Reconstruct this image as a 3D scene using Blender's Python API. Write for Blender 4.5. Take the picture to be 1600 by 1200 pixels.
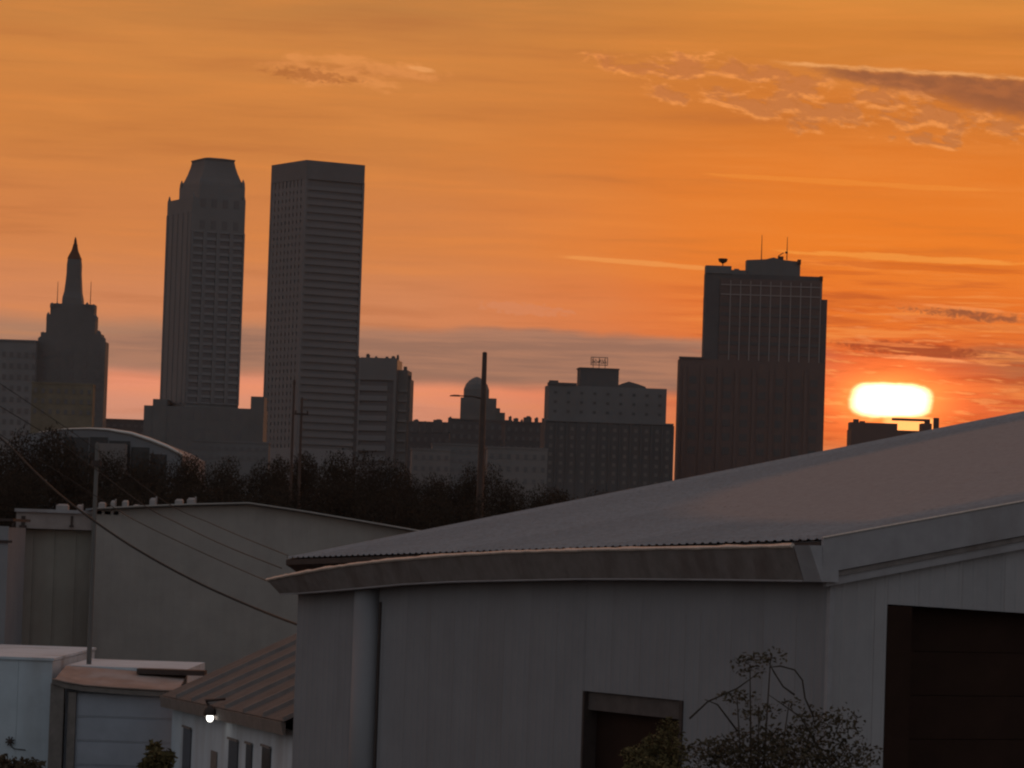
import bpy, math, random
from mathutils import Vector, Matrix, noise as mnoise

R = math.radians
sc = bpy.context.scene
for o in list(bpy.data.objects):
    bpy.data.objects.remove(o)

# ------------------------------------------------------------------ camera
F = 5692.0                       # focal length in pixels of the 1600 px wide photograph
EYE = 7.5
PITCH, ROLL = R(2.515), R(1.9)
CAMROT = (Matrix.Rotation(R(90) + PITCH, 3, 'X') @ Matrix.Rotation(ROLL, 3, 'Z'))
cam_data = bpy.data.cameras.new('camera')
cam_data.sensor_width = 36.0
cam_data.lens = 36.0 * F / 1600.0
cam_data.clip_start = 0.5
cam_data.clip_end = 30000
cam = bpy.data.objects.new('camera', cam_data)
sc.collection.objects.link(cam)
cam.matrix_world = Matrix.Translation((0, 0, EYE)) @ CAMROT.to_4x4()
sc.camera = cam

def ray(x, y):
    return CAMROT @ Vector(((x - 800) / F, (600 - y) / F, -1.0))

def P(x, y, Y):
    """World point seen at photo pixel (x, y), at distance Y."""
    d = ray(x, y)
    t = Y / d.y
    return Vector((d.x * t, Y, EYE + d.z * t))

def sky_uv(x, y):
    d = ray(x, y).normalized()
    return math.atan2(d.x, d.y) * F, math.asin(d.z) * F

# ------------------------------------------------------------------ light
SUN_U, SUN_V = sky_uv(1392, 626)
SUN_AZ, SUN_EL = SUN_U / F, SUN_V / F
SUN_DIR = Vector((math.sin(SUN_AZ) * math.cos(SUN_EL), math.cos(SUN_AZ) * math.cos(SUN_EL), math.sin(SUN_EL)))
sl = bpy.data.lights.new('sun', 'SUN')
sl.energy = 0.15
sl.angle = R(0.5)
sl.color = (1.0, 0.42, 0.16)
sun = bpy.data.objects.new('sun', sl)
sun.rotation_euler = SUN_DIR.to_track_quat('Z', 'Y').to_euler()
sc.collection.objects.link(sun)

sc.view_settings.view_transform = 'Standard'
sc.view_settings.look = 'None'
sc.view_settings.exposure = 0.0
sc.view_settings.gamma = 1.0
sc.view_settings.use_curve_mapping = False
try:
    sc.cycles.use_denoising = True
    sc.cycles.filter_width = 2.2
    sc.cycles.max_bounces = 4
    sc.cycles.diffuse_bounces = 2
except Exception:
    pass

def lin(c):
    out = []
    for v in c:
        v /= 255.0
        out.append(v / 12.92 if v <= 0.04045 else ((v + 0.055) / 1.055) ** 2.4)
    return tuple(out)

# ------------------------------------------------------------------ sky (world shader in azimuth / elevation)
world = bpy.data.worlds.new('World')
sc.world = world
world.use_nodes = True
try:
    world.cycles.sampling_method = 'MANUAL'
    world.cycles.sample_map_resolution = 256
except Exception:
    pass
nt = world.node_tree
nt.nodes.clear()

class S:
    """Small wrapper: arithmetic on shader sockets."""
    def __init__(self, sock): self.s = sock
    def _m(self, op, b=None, c=None):
        n = nt.nodes.new('ShaderNodeMath'); n.operation = op
        for i, v in enumerate((self, b, c)):
            if v is None: continue
            if isinstance(v, S): nt.links.new(v.s, n.inputs[i])
            else: n.inputs[i].default_value = float(v)
        return S(n.outputs[0])
    def __add__(self, b): return self._m('ADD', b)
    def __sub__(self, b): return self._m('SUBTRACT', b)
    def __mul__(self, b): return self._m('MULTIPLY', b)
    def __truediv__(self, b): return self._m('DIVIDE', b)
    def pw(self, b): return self._m('POWER', b)
    def mx(self, b): return self._m('MAXIMUM', b)
    def mn(self, b): return self._m('MINIMUM', b)
    def ab(self): return self._m('ABSOLUTE')

def sstep(v, a, b, lo=0.0, hi=1.0):
    n = nt.nodes.new('ShaderNodeMapRange'); n.interpolation_type = 'SMOOTHSTEP'
    nt.links.new(v.s, n.inputs[0])
    if a > b: a, b, lo, hi = b, a, hi, lo
    n.inputs[1].default_value = a; n.inputs[2].default_value = b
    n.inputs[3].default_value = lo; n.inputs[4].default_value = hi
    return S(n.outputs[0])

def nz(u, v, su, sv, seed, detail=5.0, rough=0.55, dist=0.0):
    c = nt.nodes.new('ShaderNodeCombineXYZ')
    nt.links.new((u * su).s, c.inputs[0]); nt.links.new((v * sv).s, c.inputs[1]); c.inputs[2].default_value = seed
    n = nt.nodes.new('ShaderNodeTexNoise'); n.noise_dimensions = '3D'
    n.inputs['Scale'].default_value = 1.0; n.inputs['Detail'].default_value = detail
    n.inputs['Roughness'].default_value = rough; n.inputs['Distortion'].default_value = dist
    nt.links.new(c.outputs[0], n.inputs['Vector'])
    return S(n.outputs['Fac'])

def mixc(f, a, b, mode='MIX'):
    n = nt.nodes.new('ShaderNodeMix'); n.data_type = 'RGBA'; n.blend_type = mode
    n.clamp_factor = True
    if isinstance(f, S): nt.links.new(f.s, n.inputs[0])
    else: n.inputs[0].default_value = f
    for k, v in ((6, a), (7, b)):
        if isinstance(v, S): nt.links.new(v.s, n.inputs[k])
        else: n.inputs[k].default_value = (*v, 1)
    return S(n.outputs[2])

def ramp(v, stops):
    n = nt.nodes.new('ShaderNodeValToRGB'); cr = n.color_ramp
    cr.interpolation = 'EASE'
    while len(cr.elements) < len(stops): cr.elements.new(0.5)
    for e, (p, c) in zip(cr.elements, stops):
        e.position = p; e.color = (*lin(c), 1)
    nt.links.new(v.s, n.inputs[0])
    return S(n.outputs[0])

tc = nt.nodes.new('ShaderNodeTexCoord')
sx = nt.nodes.new('ShaderNodeSeparateXYZ')
nt.links.new(tc.outputs['Generated'], sx.inputs[0])
dx, dy, dz = (S(sx.outputs[i]) for i in range(3))
U = dx._m('ARCTAN2', dy) * F
V = dz._m('ARCSINE') * F

warp1 = (nz(U, V, 1 / 170, 1 / 60, 3.1, 3) - 0.5)
warp2 = (nz(U, V, 1 / 60, 1 / 26, 8.7, 3, 0.62) - 0.5)
Vw = V + warp1 * 20.0
k = 1 / 1200.0
left = ramp(Vw * k, [(0, (176, 122, 102)), (165 * k, (200, 142, 118)), (200 * k, (214, 144, 116)), (236 * k, (232, 146, 112)),
                     (262 * k, (170, 124, 102)), (308 * k, (172, 126, 100)), (345 * k, (210, 134, 90)), (480 * k, (210, 129, 72)),
                     (640 * k, (206, 128, 64)), (740 * k, (208, 132, 66)), (860 * k, (188, 124, 66)), (1.0, (172, 118, 74))])
right = ramp(Vw * k, [(0, (190, 104, 70)), (150 * k, (222, 132, 84)), (185 * k, (226, 116, 56)), (235 * k, (214, 104, 58)),
                      (300 * k, (224, 110, 52)), (380 * k, (233, 116, 42)), (480 * k, (237, 126, 40)), (580 * k, (230, 124, 42)),
                      (700 * k, (210, 120, 48)), (800 * k, (210, 128, 54)), (880 * k, (216, 138, 62)), (1.0, (184, 124, 74))])
glow = sstep(U + warp1 * 160.0, -260, 520)
sky = mixc(glow, left, right)

# a second, browner bank right of the sun
u0, v0 = sky_uv(1600, 575)
e2 = (((U - u0) / 170.0).pw(2.0) + ((V - v0 + warp1 * 22.0) / 34.0).pw(2.0))
sky = mixc(sstep(e2, 1.25, 0.45) * 0.75, sky, lin((168, 102, 68)))

# long thin streaks everywhere, stronger towards the sun
st = nz(U + V * 1.2, V + warp1 * 12.0, 1 / 520, 1 / 34, 1.3, 4, 0.6)
st2 = nz(U - V * 0.6, V + warp1 * 10.0, 1 / 230, 1 / 12, 5.3, 3, 0.6)
sky = mixc(sstep(st, 0.46, 0.76) * 0.28, sky, lin((242, 146, 66)))
sky = mixc(sstep(st, 0.50, 0.24) * 0.30, sky, lin((166, 92, 52)))
near = sstep(((U - SUN_U) / 420.0).pw(2.0) + ((V - SUN_V - 60.0) / 190.0).pw(2.0), 1.2, 0.1)
sky = mixc(sstep(st2, 0.52, 0.66) * near * 0.55, sky, lin((246, 150, 74)))
sky = mixc(sstep(st2, 0.48, 0.34) * near * 0.50, sky, lin((182, 78, 36)))
# soft pale wisps high up on the left
st3 = nz(U + V * 2.0, V + warp1 * 25.0, 1 / 380, 1 / 44, 11.3, 3, 0.55)
hi = sstep(V, 520, 640)
sky = mixc(sstep(st3, 0.52, 0.72) * hi * 0.24, sky, lin((228, 144, 72)))

# shared noises: fine puffs, medium puffs, streaks, long streaks
NF = nz(U, V, 1 / 15, 1 / 9, 31.0, 5, 0.66, 0.8) - 0.5
NM = nz(U, V, 1 / 32, 1 / 17, 47.0, 5, 0.66, 0.8) - 0.5
NS = nz(U + V * 2.0, V, 1 / 60, 1 / 10, 61.0, 4, 0.6) - 0.5
NL = nz(U, V, 1 / 150, 1 / 16, 77.0, 3, 0.55) - 0.5
# grey bank low over the skyline, its top edge arching
u0, v0 = sky_uv(830, 517)
du_b = U - u0
top_edge = V + du_b * du_b * 0.00007 - v0 + warp1 * 26.0 + warp2 * 10.0
bank = sstep(top_edge, 7, -9) * sstep(V + warp1 * 24.0 + U * 0.02, 232, 262) * sstep(U + warp1 * 120.0, 640, 260)
sky = mixc(bank * 0.95, sky, mixc(sstep(st2, 0.35, 0.65), lin((152, 112, 93)), lin((172, 123, 98))))

def blob(x, y, rx, ry, tilt=0.0, amp=1.0, soft=0.5, seed=0.0):
    """Ragged elongated cloud mask centred on a direction of the sky."""
    cu, cv = sky_uv(x, y)
    a = R(tilt)
    du, dv = U - cu, V - cv
    if ry < 7:   nn_, n2_ = NS, NL          # thin lines: streaky noise
    elif ry < 18: nn_, n2_ = NF, NS
    else:         nn_, n2_ = NM, NF
    n = nn_ * (4.6 * amp)
    n2 = n2_ * (2.6 * amp)
    p = (du * math.cos(a) + dv * math.sin(a)) / rx
    q = (dv * math.cos(a) - du * math.sin(a)) / ry
    d = p.pw(2.0) + q.pw(2.0) + n + n2
    return sstep(d, 1.0, 1.0 - soft), d

def cloud(x, y, rx, ry, tilt, light, dark, lf=0.75, df=0.7, seed=0.0, amp=1.0, soft=0.5, dy=0.25):
    global sky
    m, d = blob(x, y, rx, ry, tilt, amp, soft, seed)
    sky = mixc(m * lf, sky, lin(light))
    if dark:
        sky = mixc(sstep(d, 0.62, -0.1) * df, sky, lin(dark))

L1, D1 = (240, 150, 76), (172, 92, 46)
# upper right: slate wedge with a bright thin upper rim, puffy rows below
ca, sa = math.cos(R(7)), math.sin(R(7))
Ur, Vr = U * ca - V * sa, V * ca + U * sa           # cloud rows run gently down to the right
QM = nz(Ur, Vr, 1 / 62, 1 / 24, 15.0, 5, 0.60, 0.25) - 0.5
QF = nz(Ur, Vr, 1 / 24, 1 / 11, 19.0, 4, 0.62, 0.3) - 0.5
def falloff(items):
    f = None
    for x, y, rx_, ry_, tl in items:
        cu_, cv_ = sky_uv(x, y); al = R(tl)
        du_, dv_ = U - cu_, V - cv_
        p_ = (du_ * math.cos(al) + dv_ * math.sin(al)) / rx_
        q_ = (dv_ * math.cos(al) - du_ * math.sin(al)) / ry_
        e_ = p_ * p_ * -1.0 - q_ * q_ + 1.0
        f = e_ if f is None else f.mx(e_)
    return f.mx(-1.5)
puffs = falloff([(1090, 108, 190, 24, -4), (1225, 122, 150, 24, -8), (1225, 168, 150, 36, -6), (1300, 176, 90, 30, -6),
                 (1420, 170, 140, 36, -14), (1458, 212, 80, 22, -6), (1040, 148, 55, 18, -6), (1560, 196, 100, 22, -12)])
D = puffs * 0.62 + QM * 3.2 + QF * 1.5 - 0.22
QMs = nz(Ur, Vr - 7.0, 1 / 62, 1 / 24, 15.0, 4, 0.60, 0.25) - 0.5      # the same rows a little lower: what hides the undersides
Ds = puffs * 0.62 + QMs * 3.2 + QF * 0.6 - 0.22
body = sstep(D, -0.15, 0.55)
sky = mixc(body * 0.62, sky, lin((246, 156, 82)))
sky = mixc(body * sstep(Ds, -0.08, 0.42) * 0.95, sky, lin((148, 80, 46)))
ua, va = sky_uv(1190, 96); ub, vb = sky_uv(1600, 122)
rim = V - va - (U - ua) * ((vb - va) / (ub - ua)) + QM * 7.0
wedge = falloff([(1640, 148, 320, 50, -8), (1440, 122, 200, 26, -5)]) + QM * 1.3 + QF * 0.6
wm = sstep(wedge, -0.15, 0.7) * sstep(rim + QF * 16.0, 5, -9)
sky = mixc(wm * 0.84, sky, mixc(sstep(QM + QF * 0.5, -0.16, 0.18), lin((136, 84, 60)), lin((164, 98, 62))))
sky = mixc(sstep(D, 0.05, 0.5) * sstep(wedge, 1.0, 0.3) * 0.45, sky, lin((244, 152, 80)))
sky = mixc(sstep((rim + QF * 10.0).ab(), 5.5, 0.3) * sstep(U, ua, ua + 70) * sstep(NS + NL, -0.16, 0.12) * 0.62, sky, lin((250, 176, 108)))
puffs2 = falloff([(530, 118, 150, 28, -5), (620, 112, 80, 20, -4), (510, 92, 90, 12, 0)])
D2 = puffs2 * 0.7 + QM * 2.8 + QF * 1.2 - 0.10
sky = mixc(sstep(D2, 0.0, 0.7) * 0.42, sky, lin((242, 156, 88)))
cloud(490, 118, 85, 11, -4, (168, 98, 50), None, 0.62, 0, 53, 0.8, 0.9)
cloud(660, 108, 26, 5, -8, (248, 170, 104), None, 0.5, 0, 55, 0.6, 0.9)
# bright thin lines level with the right tower's roof, darker bars above the sun
cloud(1000, 411, 130, 5, -2.5, (244, 160, 84), None, 0.55, 0, 61, 0.4)
cloud(1440, 404, 210, 6, -1.5, (250, 160, 70), None, 0.55, 0, 63, 0.5)
cloud(1440, 418, 190, 6, -1.5, (206, 98, 36), None, 0.5, 0, 64, 0.5)
cloud(1330, 286, 260, 5, -2, (244, 148, 60), None, 0.4, 0, 65, 0.5)
cloud(1520, 492, 150, 13, -4, (244, 140, 70), (150, 84, 54), 0.5, 0.9, 67, 0.42, 0.8)
cloud(820, 483, 80, 10, -3, (214, 140, 104), None, 0.35, 0, 73, 1.0)

# reddish aureole and the sun itself, cut flat above and below by the cloud bars
su_, sv_ = U - SUN_U, V - SUN_V
r2 = (su_ / 210.0).pw(2.0) + ((sv_ - 8.0) / 92.0).pw(2.0)
sky = mixc(sstep(r2, 1.2, 0.0) * 0.65, sky, lin((242, 92, 42)))
cloud(1425, 546, 135, 13, -3, (150, 66, 40), None, 0.85, 0, 71, 0.42, 0.8)
cloud(1420, 559, 120, 4.5, -3, (255, 160, 100), None, 0.75, 0, 72, 0.6, 0.9)
cloud(1390, 538, 90, 3.5, -2, (250, 140, 74), None, 0.6, 0, 73, 0.6, 0.9)
cloud(1500, 481, 120, 3.5, -4, (250, 150, 84), None, 0.55, 0, 74, 0.6, 0.9)
bars = sstep(NS * 0.5 + NL, -0.02, 0.12) * sstep(r2, 3.2, 0.8)
sky = mixc(bars * 0.55, sky, lin((186, 70, 30)))
bars2 = sstep(NS + NL * 0.4, 0.03, 0.16) * sstep(r2, 3.2, 0.8)
sky = mixc(bars2 * 0.5, sky, lin((255, 160, 90)))
rr = ((su_ + warp2 * 10.0) / 55.0).ab().pw(3.6) + ((sv_ + warp2 * 10.0) / 24.0).ab().pw(3.2)
disc = sstep(rr, 2.1, 0.0)
gl = r2 * 0.0 + 2.71828
g1 = gl.pw((su_ / 82.0).pw(2.0) * -1.0 - (sv_ / 40.0).pw(2.0)) * 0.95
g2 = gl.pw((su_ / 150.0).pw(2.0) * -1.0 - (sv_ / 80.0).pw(2.0)) * 0.22
core = mixc(g1.mn(1.0), (0.0, 0.0, 0.0), (1.15, 0.42, 0.08))
core = mixc(1.0, core, mixc(g2, (0.0, 0.0, 0.0), (0.45, 0.06, 0.01)), 'ADD')
core = mixc(disc, core, (4.0, 3.0, 1.5))
# bright slot under the sun, between haze bar and rooftops
cu, cv = sky_uv(1421, 664)
r3 = ((U - cu) / 40.0).ab().pw(4.0) + ((V - cv) / 13.0).ab().pw(4.0)
core = mixc(sstep(r3, 1.6, 0.3), core, (1.2, 0.55, 0.16))

nish = nt.nodes.new('ShaderNodeTexSky')
nish.sky_type = 'NISHITA'
nish.sun_disc = False
nish.sun_elevation = SUN_EL
nish.sun_rotation = SUN_AZ
nish.air_density = 1.2
nish.dust_density = 2.0
NISH_STRENGTH = 0.15
# rest of the dome: clear dusk sky (Nishita) under a grey-lilac veil added to light the walls
cosang = dx * SUN_DIR.x + dy * SUN_DIR.y + dz * SUN_DIR.z
clear = mixc(1.0, S(nish.outputs[0]), (NISH_STRENGTH,) * 3, 'MULTIPLY')
veil = mixc(0.75, clear, (0.225, 0.240, 0.266))
west = sstep(cosang, math.cos(R(85)), math.cos(R(20)))
veil = mixc(west * 0.9, veil, lin((206, 128, 72)))
w = sstep(cosang, math.cos(R(34)), math.cos(R(16)))
detail = mixc(1.0, sky, core, 'ADD')
bg = nt.nodes.new('ShaderNodeBackground')
nt.links.new(detail.s, bg.inputs[0])
bg2 = nt.nodes.new('ShaderNodeBackground')
nt.links.new(veil.s, bg2.inputs[0])
mixs = nt.nodes.new('ShaderNodeMixShader')
nt.links.new(w.s, mixs.inputs[0]); nt.links.new(bg2.outputs[0], mixs.inputs[1]); nt.links.new(bg.outputs[0], mixs.inputs[2])
wo = nt.nodes.new('ShaderNodeOutputWorld')
nt.links.new(mixs.outputs[0], wo.inputs[0])

# ------------------------------------------------------------------ materials
MATS = {}
def mat(name, col, rough=0.75, var=0.18, scale=1.0, metal=0.0, bump=0.0, spec=0.3, stretch=(1, 1, 1), island=0.0, dirt=None):
    if name in MATS: return MATS[name]
    m = bpy.data.materials.new(name); m.use_nodes = True
    t = m.node_tree; b = t.nodes['Principled BSDF']
    b.inputs['Roughness'].default_value = rough
    b.inputs['Metallic'].default_value = metal
    b.inputs['Specular IOR Level'].default_value = spec
    co = t.nodes.new('ShaderNodeTexCoord'); mp = t.nodes.new('ShaderNodeMapping')
    mp.inputs['Scale'].default_value = stretch
    t.links.new(co.outputs['Object'], mp.inputs[0])
    n = t.nodes.new('ShaderNodeTexNoise'); n.inputs['Scale'].default_value = scale; n.inputs['Detail'].default_value = 8
    n.inputs['Roughness'].default_value = 0.65
    t.links.new(mp.outputs[0], n.inputs['Vector'])
    mr = t.nodes.new('ShaderNodeMapRange'); mr.inputs[1].default_value = 0.25; mr.inputs[2].default_value = 0.75
    mr.inputs[3].default_value = 1 - var; mr.inputs[4].default_value = 1 + var
    t.links.new(n.outputs['Fac'], mr.inputs[0])
    hsv = t.nodes.new('ShaderNodeHueSaturation'); hsv.inputs['Color'].default_value = (*col, 1)
    if island:
        g = t.nodes.new('ShaderNodeNewGeometry'); m2 = t.nodes.new('ShaderNodeMapRange')
        m2.inputs[3].default_value = 1 - island; m2.inputs[4].default_value = 1 + island
        t.links.new(g.outputs['Random Per Island'], m2.inputs[0])
        mu = t.nodes.new('ShaderNodeMath'); mu.operation = 'MULTIPLY'
        t.links.new(m2.outputs[0], mu.inputs[0]); t.links.new(mr.outputs[0], mu.inputs[1])
        t.links.new(mu.outputs[0], hsv.inputs['Value'])
    else:
        t.links.new(mr.outputs[0], hsv.inputs['Value'])
    out = hsv.outputs[0]
    if dirt:
        n2 = t.nodes.new('ShaderNodeTexNoise'); n2.inputs['Scale'].default_value = scale * 0.6; n2.inputs['Detail'].default_value = 6
        mp2 = t.nodes.new('ShaderNodeMapping'); mp2.inputs['Scale'].default_value = (1.0, 1.0, 0.25); mp2.inputs['Location'].default_value = (7, 3, 1)
        t.links.new(co.outputs['Object'], mp2.inputs[0]); t.links.new(mp2.outputs[0], n2.inputs['Vector'])
        m3 = t.nodes.new('ShaderNodeMapRange'); m3.inputs[1].default_value = 0.5; m3.inputs[2].default_value = 0.72; m3.inputs[4].default_value = dirt[1]
        t.links.new(n2.outputs['Fac'], m3.inputs[0])
        mx = t.nodes.new('ShaderNodeMix'); mx.data_type = 'RGBA'
        t.links.new(m3.outputs[0], mx.inputs[0]); t.links.new(out, mx.inputs[6]); mx.inputs[7].default_value = (*dirt[0], 1)
        out = mx.outputs[2]
    t.links.new(out, b.inputs['Base Color'])
    if bump:
        bp = t.nodes.new('ShaderNodeBump'); bp.inputs['Strength'].default_value = bump; bp.inputs['Distance'].default_value = 0.02
        t.links.new(n.outputs['Fac'], bp.inputs['Height']); t.links.new(bp.outputs[0], b.inputs['Normal'])
    MATS[name] = m
    return m

def variants(base, n, amt):
    out = []
    for i in range(n):
        m = base.copy(); m.name = base.name + '_%d' % i
        for nd in m.node_tree.nodes:
            if nd.type == 'HUE_SAT':
                c = nd.inputs['Color'].default_value; f = 1 + amt * (i / (n - 1) * 2 - 1)
                nd.inputs['Color'].default_value = (c[0] * f, c[1] * f, c[2] * f, 1)
            if nd.type == 'MAPPING': nd.inputs['Location'].default_value = (i * 3.7, i * 1.9, i * 2.3)
        out.append(m)
    return out
M_ROOF = mat('galvanised_roof', (0.270, 0.274, 0.293), 0.88, 0.20, 9.0, 0.0, 0.3, 0.25, dirt=((0.20, 0.17, 0.16), 0.35))
M_SIDING = mat('painted_siding', (0.29, 0.28, 0.295), 0.7, 0.08, 1.2, 0, 0.1, 0.25, dirt=((0.20, 0.16, 0.15), 0.22))
M_GABLE = mat('gable_siding_lightened', (0.40, 0.375, 0.385), 0.7, 0.10, 1.2, 0, 0.1, 0.2, dirt=((0.28, 0.24, 0.23), 0.4))  # same siding as the side wall, lightened to paint the gable's stronger light
M_TRIM = mat('painted_trim', (0.37, 0.345, 0.36), 0.6, 0.12, 2.5, 0, 0.1, 0.25, dirt=((0.2, 0.15, 0.13), 0.4))
M_GUTTER = mat('weathered_gutter', (0.24, 0.205, 0.195), 0.75, 0.2, 4.0, 0, 0.2, 0.3, dirt=((0.13, 0.08, 0.07), 0.5))
M_LIP = mat('bare_metal_lip', (0.70, 0.60, 0.53), 0.5, 0.2, 14.0, 0.4, 0.3, 0.5)
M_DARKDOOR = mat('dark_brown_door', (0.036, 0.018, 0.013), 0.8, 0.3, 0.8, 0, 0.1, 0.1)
M_DARKFRAME = mat('dark_frame', (0.07, 0.05, 0.045), 0.7, 0.2, 3.0)
M_WALL2 = mat('tan_grey_siding', (0.385, 0.345, 0.32), 0.75, 0.14, 0.8, 0, 0.1, 0.2, dirt=((0.17, 0.12, 0.11), 0.4))
M_OLIVE = mat('olive_grey_siding', (0.324, 0.300, 0.264), 0.8, 0.14, 0.8, 0, 0.1, 0.2, dirt=((0.15, 0.10, 0.09), 0.5))
M_FASCIA2 = mat('faded_fascia', (0.34, 0.285, 0.27), 0.7, 0.2, 2.0, 0, 0.1, 0.2)
M_PALE = mat('chalky_white_wall', (0.600, 0.660, 0.720), 0.8, 0.12, 1.2, 0, 0.1, 0.2, dirt=((0.30, 0.27, 0.26), 0.5))
M_PALEDOOR = mat('pale_blue_door', (0.40, 0.42, 0.48), 0.7, 0.12, 1.5, 0, 0.05, 0.2)
M_BROWN = mat('brown_timber', (0.220, 0.190, 0.175), 0.8, 0.25, 4.0, 0, 0.2, 0.2)
M_SUNTINT = mat('sun_tinted_roof_sheet', (0.377, 0.275, 0.236), 0.85, 0.30, 1.4, 0, 0.1, 0.2, dirt=((0.42, 0.38, 0.38), 0.8))  # orange evening light on the garage roof, put into its colour
M_SHEDROOF = mat('brown_shed_roof', (0.145, 0.125, 0.118), 0.95, 0.25, 2.0, 0, 0.2, 0.25)
M_SHEDRIB = mat('pale_roof_rib', (0.21, 0.18, 0.17), 0.95, 0.2, 3.0)
M_GLASSDARK = mat('dark_glass', (0.035, 0.035, 0.04), 0.25, 0.2, 1.0, 0, 0, 0.5)
M_WOOD = mat('weathered_pole', (0.15, 0.138, 0.13), 0.9, 0.2, 4.0, stretch=(1, 1, 0.1))
M_DARKPOLE = mat('dark_pole', (0.075, 0.045, 0.036), 0.6, 0.2, 2.0)
M_CABLE = mat('black_cable', (0.018, 0.016, 0.016), 0.6, 0.1, 2.0)
M_ARENA = mat('arena_roof', (0.216, 0.211, 0.225), 0.7, 0.15, 0.05)
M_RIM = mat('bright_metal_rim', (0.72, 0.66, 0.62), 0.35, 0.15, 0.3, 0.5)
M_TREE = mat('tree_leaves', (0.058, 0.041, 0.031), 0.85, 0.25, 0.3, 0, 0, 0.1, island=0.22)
M_BARK = mat('bark', (0.06, 0.045, 0.035), 0.9, 0.3, 6.0)
M_SHRUB = mat('olive_leaves', (0.13, 0.10, 0.045), 0.8, 0.25, 1.5, 0, 0, 0.15, island=0.5)
M_SHRUBDARK = mat('dark_shrub_leaves', (0.088, 0.068, 0.044), 0.8, 0.25, 1.5, 0, 0, 0.15, island=0.3)
M_GROUND = mat('dusty_ground', (0.07, 0.06, 0.05), 0.95, 0.3, 0.05)
M_STONE = mat('limestone', (0.232, 0.217, 0.218), 0.85, 0.15, 0.06)
M_STONE_D = mat('dark_stone', (0.174, 0.162, 0.161), 0.85, 0.15, 0.06)
M_COPPER = mat('dark_copper', (0.134, 0.056, 0.035), 0.7, 0.2, 0.1)
M_TOWER = mat('tower_concrete', (0.213, 0.200, 0.200), 0.8, 0.10, 0.05)
M_TOWER2 = mat('granite_cladding', (0.205, 0.193, 0.198), 0.7, 0.10, 0.05)
M_BAND = mat('anodised_band', (0.239, 0.227, 0.233), 0.7, 0.10, 0.05)
M_TGLASS = mat('tower_glass', (0.174, 0.158, 0.162), 0.6, 0.15, 0.05, 0, 0, 0.25)
M_SLABGLASS = mat('slab_tower_glass', (0.176, 0.166, 0.170), 0.7, 0.12, 0.05, 0, 0, 0.2)
M_REDBROWN = mat('red_glare_brick', (0.171, 0.118, 0.109), 0.85, 0.15, 0.05)
M_MULLION = mat('pale_mullion', (0.339, 0.279, 0.267), 0.7, 0.1, 0.05)
M_OCHRE = mat('ochre_haze_tint', (0.215, 0.175, 0.13), 0.9, 0.35, 0.12)
M_LOW = mat('low_rise_grey', (0.189, 0.175, 0.176), 0.85, 0.2, 0.04)
M_LOW_D = mat('low_rise_dark', (0.132, 0.119, 0.120), 0.85, 0.2, 0.04)
M_LOW_P = mat('low_rise_pale', (0.228, 0.200, 0.194), 0.85, 0.2, 0.04)
M_WINPALE = mat('pale_window_blind', (0.194, 0.167, 0.158), 0.7, 0.2, 0.1)
M_VENT = mat('white_vent', (0.336, 0.304, 0.296), 0.7, 0.15, 2.0)

ROOFV, SIDEV, GABV = variants(M_ROOF, 4, 0.05), variants(M_SIDING, 4, 0.02), variants(M_GABLE, 3, 0.03)
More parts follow.
